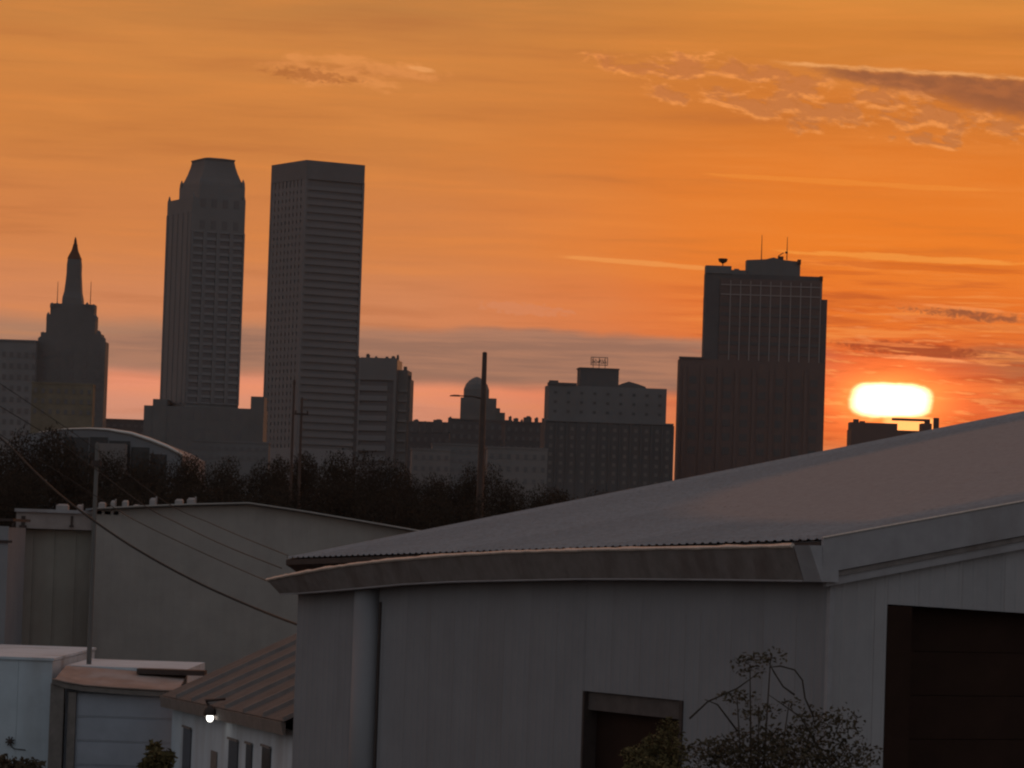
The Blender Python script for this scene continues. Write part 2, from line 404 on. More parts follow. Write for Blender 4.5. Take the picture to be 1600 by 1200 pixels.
# ------------------------------------------------------------------ mesh helpers
COL = sc.collection
class MB:
    def __init__(self): self.v, self.f = [], []
    def add(self, vs, fs):
        o = len(self.v); self.v += [tuple(p) for p in vs]; self.f += [tuple(i + o for i in f) for f in fs]
    def box(self, x0, y0, z0, x1, y1, z1):
        self.add([(x0, y0, z0), (x1, y0, z0), (x1, y1, z0), (x0, y1, z0), (x0, y0, z1), (x1, y0, z1), (x1, y1, z1), (x0, y1, z1)],
                 [(0, 3, 2, 1), (4, 5, 6, 7), (0, 1, 5, 4), (1, 2, 6, 5), (2, 3, 7, 6), (3, 0, 4, 7)])
    def loft(self, rings, caps=True):
        n = len(rings[0]); vs = [p for r in rings for p in r]; fs = []
        for i in range(len(rings) - 1):
            for j in range(n):
                a, b = i * n + j, i * n + (j + 1) % n
                fs.append((a, b, b + n, a + n))
        if caps:
            fs.append(tuple(range(n - 1, -1, -1))); m = (len(rings) - 1) * n
            fs.append(tuple(range(m, m + n)))
        self.add(vs, fs)
    def rects(self, lst):
        """Stack of (cx, cy, hx, hy, z) rectangles."""
        self.loft([[(c - a, d - b, z), (c + a, d - b, z), (c + a, d + b, z), (c - a, d + b, z)] for c, d, a, b, z in lst])
    def lathe(self, cx, cy, prof, n=20):
        self.loft([[(cx + r * math.cos(2 * math.pi * j / n), cy + r * math.sin(2 * math.pi * j / n), z) for j in range(n)] for r, z in prof])
    def tube(self, pts, radii, n=8):
        pts = [Vector(p) for p in pts]; rings = []
        if not hasattr(radii, '__len__'): radii = [radii] * len(pts)
        for i, p in enumerate(pts):
            d = (pts[min(i + 1, len(pts) - 1)] - pts[max(i - 1, 0)]).normalized()
            up = Vector((0, 0, 1)) if abs(d.z) < 0.95 else Vector((1, 0, 0))
            a = d.cross(up).normalized(); b = a.cross(d)
            rings.append([p + (a * math.cos(2 * math.pi * j / n) + b * math.sin(2 * math.pi * j / n)) * radii[i] for j in range(n)])
        self.loft(rings)
    def prism(self, poly, y0, y1):
        """poly in (x, z), extruded along y."""
        self.loft([[(x, y0, z) for x, z in poly], [(x, y1, z) for x, z in poly]])
    def mesh(self, name, m, smooth=False):
        me = bpy.data.meshes.new(name); me.from_pydata(self.v, [], self.f); me.update()
        me.materials.append(m)
        if smooth:
            for p in me.polygons: p.use_smooth = True
        return me
    def build(self, name, m, parent=None, smooth=False, loc=None, rz=0.0):
        o = bpy.data.objects.new(name, self.mesh(name, m, smooth)); COL.objects.link(o)
        if parent: o.parent = parent
        if loc: o.location = loc
        o.rotation_euler.z = rz
        if not smooth: pass
        return o

def tag(o, label=None, cat=None, group=None, kind=None):
    if label: o['label'] = label
    if cat: o['category'] = cat; o['kind'] = 'thing'
    if group: o['group'] = group
    if kind: o['kind'] = kind
    return o

def thing(name, label, cat, loc=(0, 0, 0), rz=0.0, group=None):
    o = bpy.data.objects.new(name, None); COL.objects.link(o)
    o.empty_display_size = 0.5
    o.location = loc; o.rotation_euler.z = rz
    return tag(o, label, cat, group)

_boxes = {}
def bx(parent, name, m, x0, y0, z0, x1, y1, z1, face=None):
    """A box part; alike boxes share mesh data. face = (ox, oy, rot) puts it on another side of the building."""
    key = (name, m.name, round(x1 - x0, 3), round(y1 - y0, 3), round(z1 - z0, 3))
    if key not in _boxes:
        b = MB(); b.box(0, 0, 0, x1 - x0, y1 - y0, z1 - z0); _boxes[key] = b.mesh(name, m)
    o = bpy.data.objects.new(name, _boxes[key]); COL.objects.link(o); o.parent = parent
    if face:
        ox, oy, r = face; c, s = math.cos(r), math.sin(r)
        o.location = (ox + x0 * c - y0 * s, oy + x0 * s + y0 * c, z0); o.rotation_euler.z = r
    else:
        o.location = (x0, y0, z0)
    return o

FRONT = (0, 0, 0)
def side_face(ly): return (0, ly, -math.pi / 2)      # the face x = 0, seen from -x

def facade(parent, face, l, z0, z1, cols, rows, wfrac, hfrac, d, m_pier, m_span, m_win, piers=True, spans=True, wins=True, names=('pier', 'spandrel', 'window')):
    cp, rp = l / cols, (z1 - z0) / rows
    pw, sh = cp * (1 - wfrac), rp * (1 - hfrac)
    if piers:
        for i in range(cols + 1):
            c = i * cp; a, b = max(0.02, c - pw / 2), min(l - 0.02, c + pw / 2)
            bx(parent, names[0], m_pier, a, -d, z0, b, 0.02, z1, face)
    if spans:
        for j in range(rows + 1):
            c = z0 + j * rp; a, b = max(z0 + 0.01, c - sh / 2), min(z1 - 0.01, c + sh / 2)
            bx(parent, names[1], m_span, 0.05, -d * 0.7, a, l - 0.05, 0.03, b, face)
    if wins:
        for i in range(cols):
            for j in range(rows):
                bx(parent, names[2], m_win, i * cp + pw / 2 + 0.01, -d * 0.25, z0 + j * rp + sh / 2 + 0.01, (i + 1) * cp - pw / 2 - 0.01, 0.04, z0 + (j + 1) * rp - sh / 2 - 0.01, face)

def corner_frame(xl, xc, xr, y, Y, phi=None):
    """Upright block whose near corner is seen at xc and whose outer edges are seen at xl and xr."""
    a = P(xc, y, Y).x - P(xl, y, Y).x; b = P(xr, y, Y).x - P(xc, y, Y).x
    if phi is None: phi = math.atan2(a, b)
    c = P(xc, y, Y)
    rl, rr_ = P(xl, y, Y).x / Y, P(xr, y, Y).x / Y
    sn, cs = math.sin(phi), math.cos(phi)
    lx = (rr_ * Y - c.x) / (cs - rr_ * sn)
    ly = (c.x - rl * Y) / (sn + rl * cs) if sn + rl * cs > 0.08 else min(a / max(0.05, sn), 14.0)
    return Vector((c.x, Y, 0)), phi, lx, min(ly, 60.0)

def zp(x, y, Y): return P(x, y, Y).z
def mpp(Y): return Y / F

# ------------------------------------------------------------------ ground
g = MB(); g.add([(-9000, -6000, 0), (9000, -6000, 0), (9000, 14000, 0), (-9000, 14000, 0)], [(0, 1, 2, 3)])
tag(g.build('ground', M_GROUND), kind='structure')

# ================================================================== DOWNTOWN
# ---- tall plain tower with floor bands (two faces seen)
Y = 1915.0
o, phi, lx, ly = corner_frame(428, 480, 567, 256, Y)
t = thing('flat_topped_tower', 'tall plain flat-topped slab tower with horizontal floor bands, right of flared-roof tower', 'tower', o, phi)
ztop = zp(480, 250, Y)
b = MB(); b.box(0, 0, 0, lx, ly, ztop - 7); b.build('core', M_SLABGLASS, t)
b = MB(); b.box(-0.9, -0.9, ztop - 10, lx + 0.9, ly + 0.9, ztop); b.build('crown_band', M_SLABGLASS, t)
b = MB(); b.box(-0.7, -0.7, 0, lx + 0.7, ly + 0.7, zp(480, 700, Y)); b.build('base', M_BAND, t)
pitch = 3.95; z = zp(480, 700, Y) + 2; n = 0
ring_mesh = None
while z < ztop - 13:
    if ring_mesh is None:
        r_ = MB(); h = 2.1
        r_.box(-0.6, -0.6, 0, lx + 0.6, 0.3, h); r_.box(-0.6, 0.3, 0, 0.3, ly + 0.6, h)
        r_.box(lx - 0.3, 0.3, 0, lx + 0.6, ly + 0.6, h); r_.box(0.3, ly - 0.3, 0, lx - 0.3, ly + 0.6, h)
        ring_mesh = r_.mesh('floor_band', M_TOWER2)
    q = bpy.data.objects.new('floor_band', ring_mesh); COL.objects.link(q); q.parent = t; q.location.z = z
    z += pitch; n += 1
for i in range(9):                         # close-set uprights of the left face
    yy = ly * (i + 0.5) / 9
    bx(t, 'pier', M_TOWER2, yy - 1.6, -0.68, 20, yy + 1.6, 0.02, ztop - 10, side_face(ly))
for c in ((-0.85, -0.85), (lx - 0.2, -0.85), (-0.85, ly - 0.2)):
    bx(t, 'corner_post', M_TOWER2, c[0], c[1], 10, c[0] + 1.3, c[1] + 1.3, ztop - 9.5)

# ---- stepped tower with flared roof
Y = 1500.0
o, phi, lx, ly = corner_frame(262, 301, 384, 312, Y)
t = thing('flared_roof_tower', 'tall tower with flared mansard roof and pinnacles, left of flat-topped tower', 'tower', o, phi)
zs, z2 = zp(275, 306, Y), zp(330, 288, Y)
zt = zp(335, 243, Y)
zb = zp(300, 630, Y)
b = MB(); b.box(0, 0, 0, lx, ly, zs); b.build('shaft', M_TOWER, t)
m_ = mpp(Y)
cx, cy = lx * 0.58, ly * 0.46
hx, hy = lx * 0.43, ly * 0.40
b = MB(); b.box(cx - hx, cy - hy, zs - 1, cx + hx, cy + hy, z2); b.build('upper_tier', M_TOWER, t)
b = MB()
prof = [(0.97, 0.0), (0.93, 0.12), (0.84, 0.30), (0.76, 0.50), (0.69, 0.72), (0.65, 0.90), (0.67, 0.96), (0.68, 0.985)]
b.rects([(cx, cy, hx * p, hy * p, z2 + (zt - z2) * q) for p, q in prof] + [(cx, cy, hx * 0.3, hy * 0.3, zt + 0.6)])
rf = b.build('mansard_roof', M_STONE_D, t)
for sx_, sy_ in ((-1, -1), (1, -1), (-1, 1), (1, 1)):
    b = MB(); b.rects([(0, 0, 0.7, 0.7, 0), (0, 0, 0.55, 0.55, 2.0), (0, 0, 0.1, 0.1, 3.6)])
    b.build('pinnacle', M_TOWER2, t, loc=(cx + sx_ * (hx - 0.7), cy + sy_ * (hy - 0.7), z2 - 0.05))
for xx, yy in ((0.5, 0.5), (lx - 0.6, 0.6), (0.6, ly - 0.6)):
    b = MB(); b.rects([(0, 0, 0.5, 0.5, 0), (0, 0, 0.35, 0.35, 1.2), (0, 0, 0.05, 0.05, 2.3)])
    b.build('pinnacle', M_TOWER2, t, loc=(xx, yy, zs - 0.05))
for j in range(2):
    for i in range(4):
        xx = lx * (0.2 + 0.21 * i)
        bx(t, 'belfry_window', M_TGLASS, xx - 1.1, -0.12, zs - 4 - j * 9, xx + 1.1, 0.1, zs - 0.5 - j * 9)
facade(t, FRONT, lx, zb, zs - 14, 4, 23, 0.72, 0.62, 0.7, M_TOWER2, M_BAND, M_TGLASS)
facade(t, side_face(ly), ly, zb, zs - 6, 5, 1, 0.45, 0.99, 0.25, M_TOWER2, M_BAND, M_TGLASS, spans=False, wins=False)
# podium in steps
xl_, xr_ = P(226, 640, Y).x - o.x, P(413, 640, Y).x - o.x
pod = MB(); pod.box(xl_, -3, 0, xr_ * 0.985, ly * 0.9, zp(240, 634, Y)); pod.build('podium', M_STONE_D, t, rz=-phi)
pod = MB(); pod.box(P(240, 630, Y).x - o.x, -3.3, 0, P(262, 630, Y).x - o.x, ly * 0.5, zp(250, 624, Y)); pod.build('podium_shoulder', M_STONE_D, t, rz=-phi)
pod = MB(); pod.box(P(393, 620, Y).x - o.x, -3.3, 0, xr_, ly * 0.5, zp(400, 620, Y)); pod.build('podium_shoulder', M_STONE_D, t, rz=-phi)
for i in range(9):
    for j in range(3):
        xx = xl_ + (xr_ - xl_) * (0.08 + 0.1 * i); zz = zp(300, 655, Y) - 8 * j
        q = bx(t, 'window', M_TGLASS, xx, -3.15, zz, xx + 1.8, -2.9, zz + 4, (0, 0, -phi))

# ---- spired art deco tower with wing
Y = 1700.0
xl0, xr0 = P(57, 560, Y).x, P(167, 560, Y).x
t = thing('spired_tower', 'stepped stone tower with lantern and copper spire at left of skyline', 'tower', ((xl0 + xr0) / 2, Y, 0))
ox = t.location.x
def X(px, py): return P(px, py, Y).x - ox
def Z(px, py): return zp(px, py, Y)
cxx = 0.0
def tier(name, a, b_, ya, yt, m, dep=None):
    """A storey block seen between pixel columns a..b at row ya, top at row yt."""
    x0, x1 = X(a, ya), X(b_, ya); dd = dep or (x1 - x0) * 0.5
    q = MB(); q.box(x0, -dd * 0.5 + 8, 0, x1, dd * 0.5 + 8, Z((a + b_) / 2, yt)); return q.build(name, m, t)
tier('shaft', 57, 163, 580, 532, M_STONE_D, 14)
tier('shoulder', 62, 157, 540, 520, M_STONE_D, 12)
tier('upper_tier', 71, 148, 510, 492, M_STONE_D, 11)
tier('upper_tier', 77, 146, 490, 474, M_STONE_D, 10)
def lan(px0, px1, py): return ((X(px0, py) + X(px1, py)) / 2, (X(px1, py) - X(px0, py)) / 2, Z((px0 + px1) / 2, py))
b = MB(); rings = []
for a, c_, yy in ((95, 127, 476), (96, 126, 464), (98.5, 124.5, 455), (100.5, 124, 440), (102, 123.5, 425), (102.5, 124, 412), (104, 123, 402)):
    c0, h0, z0 = lan(a, c_, yy); rings.append((c0, 8, h0, h0, z0))
b.rects(rings); b.build('lantern', M_STONE_D, t)
b = MB(); pr = []
for a, c_, yy in ((103, 124, 403), (105, 122, 398), (109, 119, 390), (111, 117.8, 383), (111.5, 118, 380), (112.4, 117.2, 379), (113, 116.6, 373), (114.4, 115.4, 368)):
    c0, h0, z0 = lan(a, c_, yy); pr.append((c0, 8, h0, h0, z0))
b.rects(pr); b.build('spire_cap', M_COPPER, t)
for px, py, w_, h_ in ((61, 529, 6, 10), (66, 521, 5, 9), (160, 529, 8, 9), (153, 519, 7, 9), (74, 492, 5, 13), (145, 478, 5, 9), (80, 475, 6, 8), (88, 474, 4, 6), (135, 474, 4, 6), (148, 494, 5, 9)):
    x0, x1 = X(px - w_ / 2, py), X(px + w_ / 2, py)
    b = MB(); hh = h_ * mpp(Y); b.rects([(0, 0, (x1 - x0) / 2, 1.2, 0), (0, 0, (x1 - x0) / 2 * 0.9, 1.1, hh * 0.7), (0, 0, 0.15, 0.15, hh)])
    b.build('turret', M_STONE_D, t, loc=((x0 + x1) / 2, 3.5, Z(px, py + h_ * 0.6)))
for i in range(5):
    for j in range(6):
        px, py = 66 + i * 21, 548 + j * 17
        x0 = X(px, py); bx(t, 'window', M_TGLASS, x0, 0.75, Z(px, py + 9), x0 + 1.7, 1.1, Z(px, py))
# wing to the left with window grid
wx0, wx1 = X(-60, 560), X(58, 560)
b = MB(); b.box(wx0, -6, 0, wx1, 16, Z(20, 534)); b.build('wing', M_STONE, t)
b = MB(); b.box(wx0 - 0.4, -6.5, Z(20, 534), wx1 + 0.2, 16.4, Z(20, 531.5)); b.build('cornice', M_STONE, t)
for i in range(9):
    for j in range(8):
        px, py = -40 + i * 11.6, 551 + j * 17.5
        x0 = X(px, py); zz = Z(20, py)
        bx(t, 'window', M_TGLASS, x0, -6.2, zz - 2.4, x0 + 1.7, -5.9, zz)
for px, hpx in ((86, 36), (138, 36)):
    b = MB(); b.tube([(X(px, 474), 8, Z(px, 476)), (X(px, 474), 8, Z(px, 474 - hpx))], [0.22, 0.12], 6); b.build('flagpole', M_DARKPOLE, t)

# ---- added ochre block in front of it, painting a yellowish haze patch
def block(name, label, cat, xl, xc, xr, ytop, Y, m, grid=None, group=None, phi=None, coping=True, mwin=None, mtrim=None, ygrid=None):
    o, ph, lx, ly = corner_frame(xl, xc, xr, ytop, Y, phi)
    t = thing(name, label, cat, o, ph, group)
    zt = zp((xl + xr) / 2, ytop, Y)
    b = MB(); b.box(0, 0, 0, lx, ly, zt); b.build('wall', m, t)
    if coping:
        k_ = mpp(Y)
        b = MB(); b.box(-0.8 * k_, -0.8 * k_, zt - 1.5 * k_, lx + 0.8 * k_, ly + 0.8 * k_, zt + 1.2 * k_); b.build('parapet', mtrim or m, t)
    if grid:
        c, r, wf, hf, d = grid
        z0 = zp(xc, ygrid if ygrid else ytop + r * 12, Y)
        facade(t, FRONT, lx, max(1.0, z0), zt - 4 * mpp(Y), c, r, wf, hf, d, m, m, mwin or M_TGLASS, piers=False, spans=False)
    return t, lx, ly, zt

block('ochre_haze_block', 'added ochre block painting a yellowish haze patch before the spired tower', 'building', 44, 50, 146, 599, 1250, M_OCHRE, (8, 3, 0.4, 0.45, 0.8), ygrid=650)
block('connecting_building', 'low dark flat building between spired tower and flared-roof tower', 'building', 150, 152, 240, 656, 1790, M_LOW_D, (8, 2, 0.5, 0.4, 0.8))

# ---- banded office block right of the flat-topped tower
Y = 1600.0
o, phi, lx, ly = corner_frame(556, 563, 641, 600, Y)
xc_ = 622
o = Vector((P(622, 600, Y).x, Y, 0))
t = thing('banded_office_block', 'mid-height office block with horizontal bands beside the flat-topped tower', 'building', (P(556, 600, Y).x, Y, 0), R(-4))
wA = P(620, 600, Y).x - P(556, 600, Y).x
wB = P(640, 600, Y).x - P(556, 600, Y).x
zt = zp(590, 561, Y)
b = MB(); b.box(0, 0, 0, wA, 22, zt); b.build('core', M_TGLASS, t)
b = MB(); b.box(wA, 3, 0, wB - 1.2, 22, zp(630, 578, Y)); b.build('side_bay', M_STONE_D, t)
b = MB(); b.box(wB - 1.2, 5, 0, wB, 20, zp(638, 592, Y)); b.build('side_bay', M_STONE_D, t)
b = MB(); b.box(1.9, -0.8, zp(590, 594, Y), wA - 0.2, 0.1, zt + 0.5); b.build('blank_attic', M_TOWER, t)
b = MB(); b.box(-0.2, -0.6, 0, 1.2, 0.1, zt + 1.0); b.build('stair_tower', M_LOW_D, t)
b = MB(); b.box(1.25, -0.9, 0, 1.9, 0.1, zt + 0.3); b.build('pier', M_BAND, t)
b = MB(); b.box(wA - 1.4, -0.7, 0, wA - 0.2, 0.1, zp(590, 594, Y)); b.build('pier', M_TOWER, t)
for j in range(9):
    zz = zp(590, 603 + j * 15.6 + 8, Y)
    bx(t, 'floor_band', M_BAND, 1.95, -0.85, zz, wA * 0.78, 0.05, zz + 2.3)
    bx(t, 'window_strip', M_TGLASS, 1.95, -0.25, zz + 2.3, wA * 0.78, 0.02, zz + 4.2)
    bx(t, 'balcony_slab', M_STONE, wB - 4.9, 2.4, zz, wB - 1.1, 3.1, zz + 0.9)
for px, w_, h_ in ((573, 5, 6), (586, 3, 3), (603, 4, 3), (613, 5, 4), (620, 3, 7)):
    x0 = P(px, 560, Y).x - t.location.x
    b = MB(); b.box(-w_ * 0.14, 4, 0, w_ * 0.14, 7, h_ * 0.28); b.box(-w_ * 0.08, 4.4, h_ * 0.28, w_ * 0.08, 6, h_ * 0.34)
    b.build('rooftop_unit', M_LOW_D, t, loc=(x0, 0, zt + 0.4 * (px < 615)))
for px, py in ((632, 577), (639, 591)):
    x0 = P(px, py, Y).x - t.location.x
    bx(t, 'rooftop_unit', M_LOW_D, x0 - 0.9, 6, zp(px, py + 3, Y), x0 + 0.5, 8, zp(px, py - 5, Y))

# ---- domed tower
Y = 1800.0
xm = P(752, 620, Y).x
t = thing('domed_tower', 'small stone tower with rounded top behind the tall street light', 'tower', (xm, Y, 0))
k_ = mpp(Y)
b = MB(); b.box(-32 * k_, -4, 0, 24 * k_, 14, zp(740, 622, Y)); b.build('shaft', M_STONE_D, t)
b = MB(); b.lathe(-8 * k_, 5, [(20 * k_, zp(740, 623, Y)), (20 * k_, zp(740, 608, Y)), (17 * k_, zp(740, 600, Y)), (12 * k_, zp(740, 594, Y)), (6 * k_, zp(740, 590, Y)), (0.5, zp(740, 588, Y))], 24)
b.build('dome', M_STONE_D, t)
b = MB(); b.box(10 * k_, -3, 0, 30 * k_, 12, zp(775, 638, Y)); b.build('shoulder', M_STONE_D, t)
b = MB(); b.box(26 * k_, -2, 0, 38 * k_, 12, zp(785, 645, Y)); b.build('shoulder', M_STONE_D, t)
for i in range(4):
    bx(t, 'window', M_TGLASS, (-26 + 12 * i) * k_, -4.2, zp(740, 645, Y), (-21 + 12 * i) * k_, -3.9, zp(740, 633, Y))

# ---- low-rise row between the towers
low = [
 ('low_rise_block', 'dark low block immediately right of the banded office block', 634, 638, 716, 660, 1500, M_LOW_D, (7, 5, 0.4, 0.45, 0.7), 740),
 ('low_rise_block', 'dark low block in front of the domed tower', 700, 704, 800, 656, 1450, M_LOW_D, (8, 5, 0.4, 0.45, 0.7), 735),
 ('low_rise_block', 'dark low block at the left foot of the sign-topped hotel', 784, 790, 858, 660, 1420, M_LOW_D, (6, 6, 0.4, 0.45, 0.7), 750),
 ('pale_low_building', 'small pale box building below the banded office block', 640, 644, 704, 702, 1000, M_LOW_P, (5, 2, 0.45, 0.4, 0.5), 740),
 ('pale_low_building', 'pale grey low building left of the tall street light', 672, 676, 752, 694, 1060, M_LOW, (6, 3, 0.45, 0.4, 0.5), 740),
 ('pale_low_building', 'pale grey low building right of the tall street light', 758, 762, 856, 700, 960, M_LOW_P, (7, 3, 0.4, 0.4, 0.5), 760),
 ('pale_low_building', 'long pale low building behind the trees below the flat-topped tower', 296, 300, 420, 690, 980, M_LOW, (10, 2, 0.5, 0.4, 0.5), 720),
]
for nm, lb, xl, xc, xr, yt, Yb, m, gr, yg in low:
    block(nm, lb, 'building', xl, xc, xr, yt, Yb, m, gr, 'low buildings between the towers', ygrid=yg)
# rooftop clutter on the dark low blocks
clutter = [(650, 655, 8, 6), (664, 658, 5, 4), (684, 655, 14, 6), (703, 651, 6, 9), (797, 650, 5, 6), (806, 653, 8, 5), (824, 650, 13, 12), (838, 652, 6, 8), (851, 652, 9, 9), (815, 655, 4, 9)]
for i, (px, py, w_, h_) in enumerate(clutter):
    Yb = 1470 if px < 700 else (1440 if px < 790 else 1415)
    c = P(px, py + h_, Yb + 12); k_ = mpp(Yb)
    where = ['leftmost of all', 'second from left', 'third from left', 'just left of the domed tower', 'first right of the domed tower', 'second right of the domed tower',
             'fourth right of the domed tower', 'fifth right of the domed tower', 'touching the hotel', 'third right of the domed tower']
    where = dict(zip([q[0] for q in clutter], where))[px]
    q = MB(); q.rects([(0, 0, w_ * k_ / 2, 2, -4), (0, 0, w_ * k_ / 2, 2, h_ * k_ * 0.8), (w_ * k_ * 0.1, 0, w_ * k_ * 0.3, 1.5, h_ * k_ * 0.82), (w_ * k_ * 0.1, 0, w_ * k_ * 0.2, 1.2, h_ * k_)])
    tag(q.build('rooftop_plant_room', M_LOW_D, loc=c), 'small rooftop plant room on the dark low skyline, ' + where, 'rooftop room', 'rooftop rooms on the low blocks')

# ---- sign-topped hotel
Y = 1300.0
o, phi, lx, ly = corner_frame(852, 857, 1041, 640, Y, R(5))
t = thing('sign_topped_hotel', 'broad brick hotel block with rooftop sign between low blocks and right tower', 'building', o, phi)
k_ = mpp(Y)
def X(px, py): return P(px, py, Y).x - o.x
zt = zp(950, 604, Y); zm = zp(950, 661, Y)
b = MB(); b.box(0, 0, zm - 2, lx, 16, zt); b.build('upper_block', M_LOW, t)
b = MB(); b.box(-4 * k_, -1.5, 0, lx + 11 * k_, 18, zm); b.build('lower_block', M_LOW_D, t)
b = MB(); b.box(-4.5 * k_, -1.9, zm, lx + 11.5 * k_, 0.0, zm + 0.6); b.build('ledge', M_LOW, t)
b = MB(); b.box(-0.3, -0.3, zt, X(900, 604) - X(857, 604), 4, zt + 0.9); b.box(0, -0.2, zt + 0.9, 3.2, 2, zt + 1.6); b.build('parapet', M_LOW_D, t)
b = MB(); b.box(X(908, 590), 3, zt - 0.5, X(969, 590), 13, zp(938, 576, Y)); b.build('penthouse', M_LOW_D, t)
b = MB(); b.box(X(907, 590) - 0.1, 2.8, zp(938, 576, Y), X(969, 590) + 0.2, 13.2, zp(938, 574, Y)); b.build('penthouse_parapet', M_LOW_D, t)
b = MB(); b.prism([(X(969, 600), zt - 1), (X(1012, 600), zt - 1), (X(1012, 600), zt + 0.6), (X(998, 600), zt + 1.6), (X(985, 600), zt + 2.3), (X(976, 600), zt + 1.6), (X(969, 600), zt + 1.0)], 3, 10); b.build('sloped_plant_roof', M_LOW_D, t)
# sign: open frame with letter-like strokes (unreadable in the photograph)
sg = MB(); sz0, sz1 = zp(938, 570, Y), zp(938, 557, Y); sx0, sx1 = X(925, 563), X(952, 563)
sg.box(sx0, 3.0, sz0, sx1, 3.2, sz0 + 0.25); sg.box(sx0, 3.0, sz1 - 0.25, sx1, 3.2, sz1)
sg.box(sx0, 3.0, sz0 + 0.25, sx0 + 0.25, 3.2, sz1 - 0.25); sg.box(sx1 - 0.25, 3.0, sz0 + 0.25, sx1, 3.2, sz1 - 0.25)
for u_ in (0.15, 0.5, 0.85): sg.tube([(sx0 + (sx1 - sx0) * u_, 3.3, sz0 - 1.6), (sx0 + (sx1 - sx0) * u_, 3.3, sz1)], 0.12, 6)
sgo = sg.build('rooftop_sign', M_LOW_D, t)
rnd = random.Random(4)
for i in range(5):
    lt = MB(); x0 = sx0 + (sx1 - sx0) * (0.09 + 0.17 * i); wl = (sx1 - sx0) * 0.13; hl = (sz1 - sz0)
    pts = [(x0, 3.02, sz0 + hl * (0.2 + 0.1 * rnd.random())), (x0 + wl * rnd.random(), 3.02, sz1 - hl * 0.25), (x0 + wl, 3.02, sz0 + hl * (0.25 + 0.4 * rnd.random())), (x0 + wl * 0.4, 3.02, sz0 + hl * 0.2)]
    lt.tube(pts, 0.2, 6); lt.build('sign_stroke', M_LOW_D, sgo)
facade(t, (-4 * k_, -1.5, 0), lx + 15 * k_, zp(950, 760, Y), zm - 1.0, 12, 7, 0.30, 0.40, 0.6, M_LOW_D, M_LOW_D, M_WINPALE, piers=False, spans=False)
facade(t, FRONT, lx, zm + 2, zt - 1, 9, 3, 0.25, 0.30, 0.4, M_LOW, M_LOW, M_LOW_D, piers=False, spans=False)
for i in range(13): bx(t, 'pier', M_LOW_D, -4 * k_ + (lx + 15 * k_) * i / 12 - 0.35, -1.85, 0, -4 * k_ + (lx + 15 * k_) * i / 12 + 0.35, -1.4, zm - 0.2)

# ---- right tower
Y = 1350.0
o, phi, lx, ly = corner_frame(1097, 1101, 1288, 480, Y, R(0.4))
t = thing('right_tower', 'broad tower with pale vertical mullions and rooftop antennas left of the sun', 'tower', o, phi)
k_ = mpp(Y)
def X(px, py): return P(px, py, Y).x - o.x
z415, z432, z468, z405 = zp(1120, 415, Y), zp(1268, 432, Y), zp(1288, 468, Y), zp(1208, 405, Y)
z565 = zp(1190, 565, Y)
xa, xb = X(1285, 450), X(1292, 500)
b = MB(); b.box(0, 0, 0, xb, 10, z468); b.build('shaft', M_LOW_D, t)
b = MB(); b.box(0, 0.02, z468, xa, 9, z432); b.build('upper_shaft', M_LOW_D, t)
b = MB(); b.box(0, -0.3, z432, X(1143, 418), 7, z415); b.build('corner_block', M_LOW, t)
b = MB(); b.box(X(1143, 420), 0, z432 - 0.1, X(1167, 420), 12, zp(1155, 422, Y)); b.build('low_parapet', M_LOW, t)
b = MB(); x0, x1 = X(1167, 415), X(1251, 415); zc = zp(1208, 434, Y)
b.prism([(x0, zc), (x1, zc), (x1, z405 - 0.5), (x1 - 7, z405), ((x0 + x1) / 2, z405 + 0.8), (x0 + 7, z405), (x0, z405 - 0.5)], 1, 8); b.build('penthouse', M_STONE_D, t)
for px in (1251, 1286):
    zz = z405 if px < 1260 else z432
    b = MB(); x0 = X(px, 430); b.box(x0 - 5 * k_, -0.3, zz - 1.6, x0, 3, zz + 0.2); b.build('corner_trim', M_COPPER, t)
for px in (1104, 1288):
    pass
# mullions and bands of the glazed field
g0, g1 = X(1124, 500), X(1282, 500)
b = MB(); b.box(g0, -0.35, z565, g1, 0.0, zp(1203, 437, Y)); b.build('glazed_field', M_REDBROWN, t)
for i in range(10):
    px = 1140 + 15.7 * i; x0 = X(px, 500)
    if x0 < g1: bx(t, 'mullion', M_MULLION, x0 - 0.20, -0.7, z565, x0 + 0.20, -0.3, zp(1203, 440, Y))
for py in (447, 462): 
    zz = zp(1203, py, Y); bx(t, 'floor_band', M_MULLION, g0 + 0.2, -0.6, zz - 0.2, g1 - 0.2, -0.3, zz + 0.2)
for j in range(6):
    zz = zp(1203, 478 + j * 15, Y); bx(t, 'floor_band', M_LOW_D, g0 + 0.2, -0.5, zz - 0.6, g1 - 0.2, -0.3, zz + 0.6)
# lower block with wing, standing proud
b = MB(); b.box(X(1060, 600), -4, 0, X(1286, 600), 10, z565); b.build('lower_block', M_REDBROWN, t)
b = MB(); b.box(X(1060, 600) - 0.3, -4.3, z565, X(1100, 600), -3.4, z565 + 0.7); b.build('parapet', M_LOW_D, t)
for i in range(8):
    x0 = X(1066 + 27 * i, 600)
    bx(t, 'pier', M_REDBROWN, x0, -4.4, 0, x0 + 1.4, -3.9, z565 - 3)
    for j in range(6):
        zz = z565 - 9 - j * 5.2
        bx(t, 'window', M_LOW_D, x0 + 2.2, -4.12, zz, x0 + 5.0, -3.95, zz + 2.6)
for px, ya, yb in ((1192, 365, 405), (1232, 368, 404)):
    x0 = X(px, 390); b = MB(); b.tube([(x0, 6, zp(px, yb, Y)), (x0, 6, zp(px, ya, Y))], [0.22, 0.10], 6)
    if px == 1232: b.box(x0 - 0.7, 5.8, zp(px, 394, Y), x0 + 0.3, 6.2, zp(px, 391, Y))
    b.build('antenna', M_DARKPOLE, t)
x0 = X(1131, 405); b = MB(); zc = z415
b.tube([(x0, 5, zc - 0.2), (x0, 5, zc + 1.6)], 0.2, 6)
